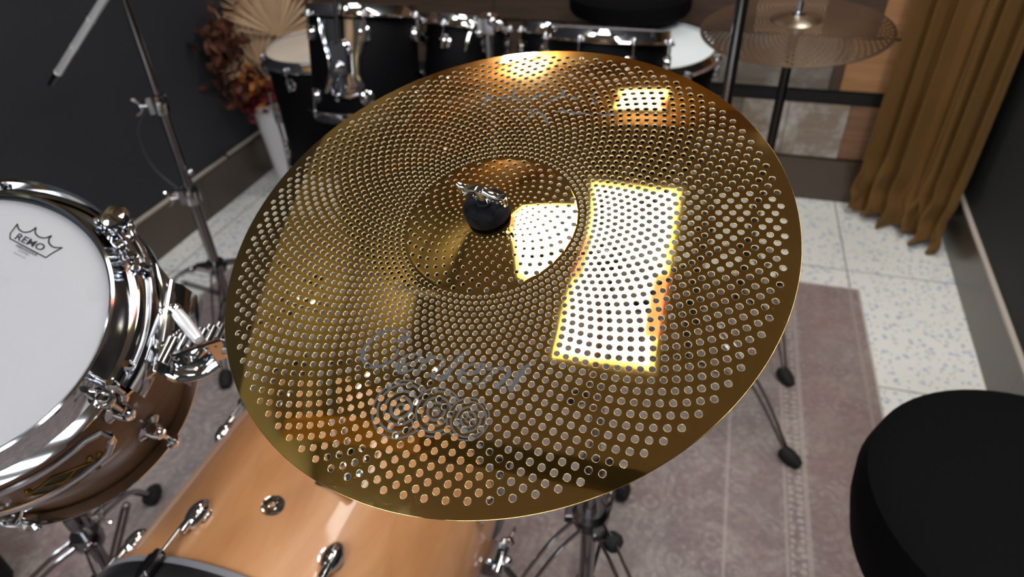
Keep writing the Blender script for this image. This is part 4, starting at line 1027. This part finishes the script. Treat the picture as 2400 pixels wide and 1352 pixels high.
b.tube([cpos - kn * .03 + dr * .01, cpos - kn * .09 + dr * .015, cpos - kn * .105 + dr * .04], .0055, 8)
b.tube([cpos - kn * .05 - np.cross(kn, dr) * .03, cpos - kn * .09 - np.cross(kn, dr) * .05], .006, 8)
b.build('bracket_clamp', M['chrome'], bk)
b = MB(); b.cyl(KP(-84, .03, .185), KP(-84, -.14, .185), .0068); b.build('bracket_rod', M['dark_metal'], bk)
kit_drum('rack_tom', 'black rack tom right of the bracketed one, behind the cymbal edge', (-.74, 2.02, .865), nrm((.04, .30, 1)), .120, .24, M['black_shell'], M['head'], 6, math.radians(-100))
kit_drum('rack_tom', 'smaller black rack tom beside the snare in the middle of the back kit', (-.50, 2.10, .835), nrm((.03, .29, 1)), .085, .16, M['black_shell'], M['head'], 6, math.radians(-80))
kit_drum('snare_drum', 'black snare drum with deep chrome hoops left of the white headed drum', (-.29, 1.90, .885), nrm((.0, .26, 1)), .165, .12, M['black_shell'], M['head'], 8, math.radians(-60), lughs=(-.07,))
kit_drum('floor_tom', 'black floor tom with bluish white head at the right of the back kit', (-.215, 2.30, .735), nrm((0, -.08, 1)), .213, .40, M['black_shell'], M['blue_head'], 8, math.radians(-50), legs=(-30, 80, 190), headprop='bluish white head')
# kit bass drum
BK = thing('bass_drum', 'big black bass drum low under the back rack toms', 'drum', (-.86, 2.0, 0), 'black drum kit at the back')
kb = V(-.86, 2.0, .285)
b = MB(); b.lathe([(.268, -.20), (.275, -.20), (.275, .20), (.268, .20), (.268, -.20)], kb, YA, 96); b.build('shell', M['black_shell'], BK)
for s_ in (-1, 1):
    b = MB(); b.lathe([(.272, s_ * .205), (.284, s_ * .205), (.284, s_ * .24), (.272, s_ * .24), (.272, s_ * .205)], kb, YA, 96); b.build('hoop', M['black_metal'], BK)
    b = MB(); b.lathe([(0, s_ * .222), (.262, s_ * .222), (.272, s_ * .206)], kb, YA, 72); b.build('drum_head', M['black_head'], BK)
for k in range(8):
    a = math.radians(22.5 + 45 * k); d_ = V(math.sin(a), 0, math.cos(a))
    for s_ in (-1, 1):
        b = MB(); b.ball(kb + d_ * .281 + YA * s_ * .14, .02, (np.cross(YA, d_), YA, d_), (.6, 1.2, .5)); b.cyl(kb + d_ * .290 + YA * s_ * .15, kb + d_ * .290 + YA * s_ * .225, .003); b.box(kb + d_ * .292 + YA * s_ * .225, (.02, .03, .012), (np.cross(YA, d_), YA, d_), bev=.003); b.build('lug', M['chrome'], BK)
# holder post between the two rack toms
HP = thing('tom_holder', 'chrome tom holder post between the two right rack toms', 'tom holder', (-.62, 1.93, .5), 'black drum kit at the back')
b = MB(); b.cyl((-.62, 1.86, .50), (-.62, 1.86, .93), .0125); b.build('post', M['chrome'], HP)
b = MB(); b.box((-.62, 1.86, .90), (.05, .05, .05), bev=.005); b.cyl((-.66, 1.86, .90), (-.58, 1.86, .90), .011); b.ball((-.60, 1.835, .915), .014); b.ball((-.64, 1.84, .88), .012); b.build('clamp', M['chrome'], HP)
b = MB(); b.tube(spline([(-.66, 1.86, .90), (-.665, 1.83, .88), (-.67, 1.80, .84)], 5), .006, 8); b.build('l_arm', M['chrome'], HP); b = MB(); b.tube(spline([(-.58, 1.86, .90), (-.575, 1.87, .88), (-.575, 1.9, .86)], 5), .006, 8); b.build('l_arm', M['chrome'], HP)
# black practice seat behind the kit
DT = thing('drum_throne', 'round black seat behind the back kit against the planks', 'stool', (-.32, 2.56, 0), 'drum stools')
b = MB(); b.lathe([(0, .77), (.16, .77), (.205, .775), (.215, .79), (.215, .83), (.20, .845), (.12, .85), (0, .85)], (-.32, 2.56, 0), (0, 0, 1), 48); b.build('seat', M['seat'], DT)
b = MB(); b.cyl((-.32, 2.56, .15), (-.32, 2.56, .77), .017); b.build('post', M['black_metal'], DT)
for a in (20, 140, 260):
    d_ = V(math.cos(math.radians(a)), math.sin(math.radians(a)), 0); b = MB(); b.tube([V(-.32, 2.56, .30), V(-.32, 2.56, .24) + d_ * .06, V(-.32, 2.56, .016) + d_ * .22], .009, 8); b.ball(V(-.32, 2.56, .016) + d_ * .22, .016); b.build('leg', M['black_metal'], DT)

# ------------------------------------------------------------------ near drum throne, lower right
tx0, ty0 = .495, .69
NT_ = thing('drum_throne', 'large round black seat in the lower right corner on the rug edge', 'stool', (tx0, ty0, 0), 'drum stools')
b = MB(); b.lathe([(0, .54), (.18, .54), (.210, .55), (.222, .60), (.226, .64), (.218, .675), (.190, .692), (.10, .700), (0, .702)], (tx0, ty0, 0), (0, 0, 1), 64); b.build('seat', M['seat'], NT_)
b = MB(); b.cyl((tx0, ty0, .14), (tx0, ty0, .56), .019); b.build('post', M['black_metal'], NT_)
b = MB(); b.lathe([(.018, -.02), (.034, -.02), (.034, .02), (.018, .02)], (tx0, ty0, .32), (0, 0, 1), 20); b.build('leg_collar', M['black_metal'], NT_)
for a in (0, 120, 240):
    d_ = V(math.cos(math.radians(a)), math.sin(math.radians(a)), 0); b = MB(); b.tube([V(tx0, ty0, .32) + d_ * .02, V(tx0, ty0, .26) + d_ * .07, V(tx0, ty0, .02) + d_ * .17], .009, 8); b.ball(V(tx0, ty0, .024) + d_ * .17, .016); b.build('leg', M['black_metal'], NT_)

# ------------------------------------------------------------------ stand below the brown tom, lower left
qx, qy = -1.07, .53
SS = thing('snare_stand', 'low chrome tripod stand on the rug under the brown tom', 'stand', (qx, qy, 0), 'cymbal stands')
b = MB(); b.cyl((qx, qy, .10), (qx, qy, .62), .013); b.build('lower_tube', M['stand'], SS)
collar(SS, (qx, qy, .30), .013, .04, M['stand'], wing=(.85, .35, 0))
b = MB(); b.box((qx - .05, qy - .01, .33), (.12, .02, .028), bev=.004); b.ball((qx + .01, qy - .01, .34), .013); b.build('hinge', M['stand'], SS)
b = MB(); b.lathe([(.012, -.018), (.027, -.018), (.03, .0), (.027, .018), (.012, .018)], (qx, qy, .24), (0, 0, 1), 20); b.build('leg_collar', M['stand'], SS)
tripod(SS, qx, qy, .24, [118, -35, 235], [.27, .28, .30], .12, M['stand'])
CB = thing('carry_case', 'black case at the bottom left corner on the rug', 'case', (-1.50, .40, 0))
b = MB(); b.box((-1.50, .40, .10), (.30, .22, .19), bev=.02); b.build('body', M['rubber'], CB)
b = MB(); b.tube([(-1.55, .40, .195), (-1.54, .40, .22), (-1.46, .40, .22), (-1.45, .40, .195)], .008, 8); b.build('handle', M['rubber'], CB)

# ------------------------------------------------------------------ curtain in the right corner
CT0 = thing('curtain', 'bronze brown velvet curtain hanging in the right back corner', 'curtain', (.76, 2.62, 0))
b = MB(); n_s = 220; hs = np.concatenate([np.linspace(0, .25, 14), np.linspace(.32, 2.62, 22)])
path = spline([(.645, 2.735), (.72, 2.67), (.80, 2.60), (.865, 2.52), (.905, 2.44)], 20)
pl_ = np.concatenate([[0], np.cumsum(np.linalg.norm(np.diff(path, axis=0), axis=1))]); pl_ /= pl_[-1]
def cpt(s_, z_, dz=0):
    x_ = np.interp(s_, pl_, path[:, 0]); y_ = np.interp(s_, pl_, path[:, 1]); n2 = nrm((-.75, -.66, 0))
    zf = max(0, 1 - z_ / .3)
    ph = s_ * 2 * PI * 5.5 + .5 * math.sin(s_ * 9) + .25 * math.sin(z_ * 2.1 + s_ * 4)
    amp = (.036 + .016 * math.sin(s_ * 17 + 1)) * (1 - .18 * math.sin(z_ * 1.7)) * (1 - .35 * zf)
    dsp = amp * math.sin(ph) + .012 * math.sin(ph * 2.3 + z_ * 1.2) + zf * .03 * math.sin(s_ * 31 + z_ * 14) * math.sin(s_ * 7) + zf * .025
    along = .010 * math.cos(ph) + zf * .012 * math.sin(z_ * 40 + s_ * 25)
    p = V(x_, y_, 0) + n2 * (dsp + dz + .02) + nrm((.26, -.30, 0)) * along
    if s_ < .04: p = p + n2 * 0
    zz = z_ + zf * .018 * (1 + math.sin(s_ * 23 + 1.3)) + .004
    return V(p[0], p[1], zz)
vs = [cpt(i / n_s, z_) for z_ in hs for i in range(n_s + 1)]
fs = [(j * (n_s + 1) + i, j * (n_s + 1) + i + 1, (j + 1) * (n_s + 1) + i + 1, (j + 1) * (n_s + 1) + i) for j in range(len(hs) - 1) for i in range(n_s)]
b.add(vs, fs); co_ = b.build('cloth', M['velvet'], CT0, angle=180)
md = co_.modifiers.new('thickness', 'SOLIDIFY'); md.thickness = .004; md.offset = 0
b = MB(); hem = [cpt(i / n_s, 0) + V(0, 0, .004) for i in range(0, n_s + 1, 2)]; b.tube(hem, .0055, 6); b.build('hem', M['velvet'], CT0)
b = MB(); b.cyl((.60, 2.74, 2.63), (.93, 2.38, 2.63), .012); b.build('rail', M['black_metal'], CT0)

# ------------------------------------------------------------------ vase with dried flowers
vx, vy = -1.83, 2.46
b = MB(); b.lathe([(0, .0), (.046, 0), (.050, .006), (.086, .345), (.089, .352), (.086, .356), (.081, .350), (.047, .012), (0, .010)], (vx, vy, 0), (0, 0, 1), 48)
o = b.build('vase', M['ceramic'], angle=40); recenter(o, (vx, vy, 0)); tag(o, 'tall white tapered vase against the left skirting', 'vase')
VT = V(vx, vy, .35)
def palm(cx, lab, facing, up, R_, nb=26, spread=150, mt=None, tilt=0):
    cx = V(*cx); X, Y, Z = frame(facing, up)        # X = middle blade direction
    b = MB()
    for i in range(nb):
        a = math.radians(-spread + 2 * spread * i / (nb - 1) + random.uniform(-2, 2)); L = R_ * random.uniform(.82, 1.05) * (1 - .12 * abs(math.sin(a / 2)))
        d_ = X * math.cos(a) + Y * math.sin(a); s_ = np.cross(Z, d_); wv = L * 2 * math.radians(spread) / nb * .5
        z_ = Z * L * random.uniform(-.08, .16)
        m_ = cx + d_ * L * .6 + z_ * .5
        P = [cx, m_ - s_ * wv * .62, m_ + Z * wv * .5, m_ + s_ * wv * .62, cx + d_ * L + z_, m_ - Z * .002, ]
        b.add(P, [(0, 1, 2), (0, 2, 3), (1, 4, 2), (2, 4, 3), (0, 5, 1), (0, 3, 5), (1, 5, 4), (5, 3, 4)])
    b.tube(spline([VT - V(0, 0, .15), VT * .6 + cx * .4 + V(.01, 0, .0), cx], 5), [.003] * 11, 6)
    o = b.build('palm_leaf', mt or M['palm'], smooth=False); recenter(o, VT - V(0, 0, .15)); tag(o, lab, 'dried palm leaf', 'dried leaves in the vase')
view = nrm(V(0, 0, 1.43) - V(-1.83, 2.4, .7))
palm((-1.80, 2.40, .545), 'front pleated dried palm fan spread above the white vase', view, (-.05, 0, 1), .20, 34, 112)
palm((-1.71, 2.45, .64), 'right dried palm fan leaning behind the cream headed drum', nrm(view + V(.2, .1, 0)), (.5, 0, 1), .24, 30, 90, M['palm'])
palm((-1.83, 2.52, .66), 'rear dark dried palm fan rising out of the frame', view, (-.3, 0, 1), .22, 28, 80, M['palm_dark'])
palm((-1.87, 2.38, .60), 'small dark dried palm fan leaning left over the vase', nrm(view + V(-.2, 0, .1)), (-1, 0, .8), .17, 18, 60, M['palm_dark'])
def leaf_branch(lab, end, mt, size, n_, name, cat, spread):
    end = V(*end); b = MB(); mid = (VT + end) / 2 + V(0, 0, .05)
    b.tube(spline([VT - V(0, 0, .12), VT, mid, end], 5), .0022, 6)
    o = b.build(name, M['stem']); recenter(o, VT - V(0, 0, .12)); tag(o, lab, cat, 'dried leaves in the vase')
    L_ = MB()
    for i in range(n_):
        t_ = random.uniform(.35, 1.1); c_ = mid * (1 - t_) + end * t_ + rng.normal(0, spread, 3); d_ = nrm(rng.normal(0, 1, 3) + V(0, 0, -.2)); s_ = nrm(np.cross(d_, rng.normal(0, 1, 3))); z_ = np.cross(d_, s_); q = size * random.uniform(.6, 1.2)
        P = [c_, c_ + d_ * q * .35 + s_ * q * .28 + z_ * q * .1, c_ + d_ * q * .75 + s_ * q * .22, c_ + d_ * q, c_ + d_ * q * .75 - s_ * q * .22, c_ + d_ * q * .35 - s_ * q * .28 + z_ * q * .1, c_ + d_ * q * .5 - z_ * q * .08]
        L_.add(P, [(0, 1, 6), (1, 2, 6), (2, 3, 6), (3, 4, 6), (4, 5, 6), (5, 0, 6), (0, 6, 5), (6, 1, 0)])
    L_.build('leaves', mt, o, smooth=False)
leaf_branch('bunch of orange autumn leaves left in the vase', (-1.86, 2.36, .50), M['orange_leaf'], .055, 26, 'leaf_branch', 'dried leaves', .03)
leaf_branch('bunch of rust brown leaves low on the left of the vase', (-1.86, 2.26, .47), M['rust_leaf'], .055, 46, 'leaf_branch', 'dried leaves', .04)
leaf_branch('bunch of orange leaves in the middle above the vase rim', (-1.78, 2.36, .46), M['orange_leaf'], .045, 18, 'leaf_branch', 'dried leaves', .025)
leaf_branch('bunch of dark rust leaves high on the left of the vase', (-1.86, 2.26, .70), M['rust_leaf'], .075, 60, 'leaf_branch', 'dried leaves', .04)
leaf_branch('bunch of dark rust leaves above the vase rim', (-1.77, 2.40, .43), M['rust_leaf'], .045, 44, 'leaf_branch', 'dried leaves', .035)
leaf_branch('crimson flower sprig hanging over the left rim of the vase', (-1.88, 2.36, .38), M['red_flower'], .040, 70, 'flower_sprig', 'dried flowers', .022)
leaf_branch('crimson flower sprig at the middle of the vase rim', (-1.79, 2.36, .42), M['red_flower'], .042, 70, 'flower_sprig', 'dried flowers', .024)
b = MB(); b.tube(spline([VT, (-1.80, 2.40, .43), (-1.815, 2.38, .56), (-1.72, 2.40, .40), (-1.735, 2.42, .36)], 6), .0035, 6)
o = b.build('dry_twig', M['stem']); recenter(o, VT); tag(o, 'dry bent twig at the right of the vase rim', 'twig', 'dried leaves in the vase')

for o in list(bpy.data.objects):
    if '_loc' in o: del o['_loc']
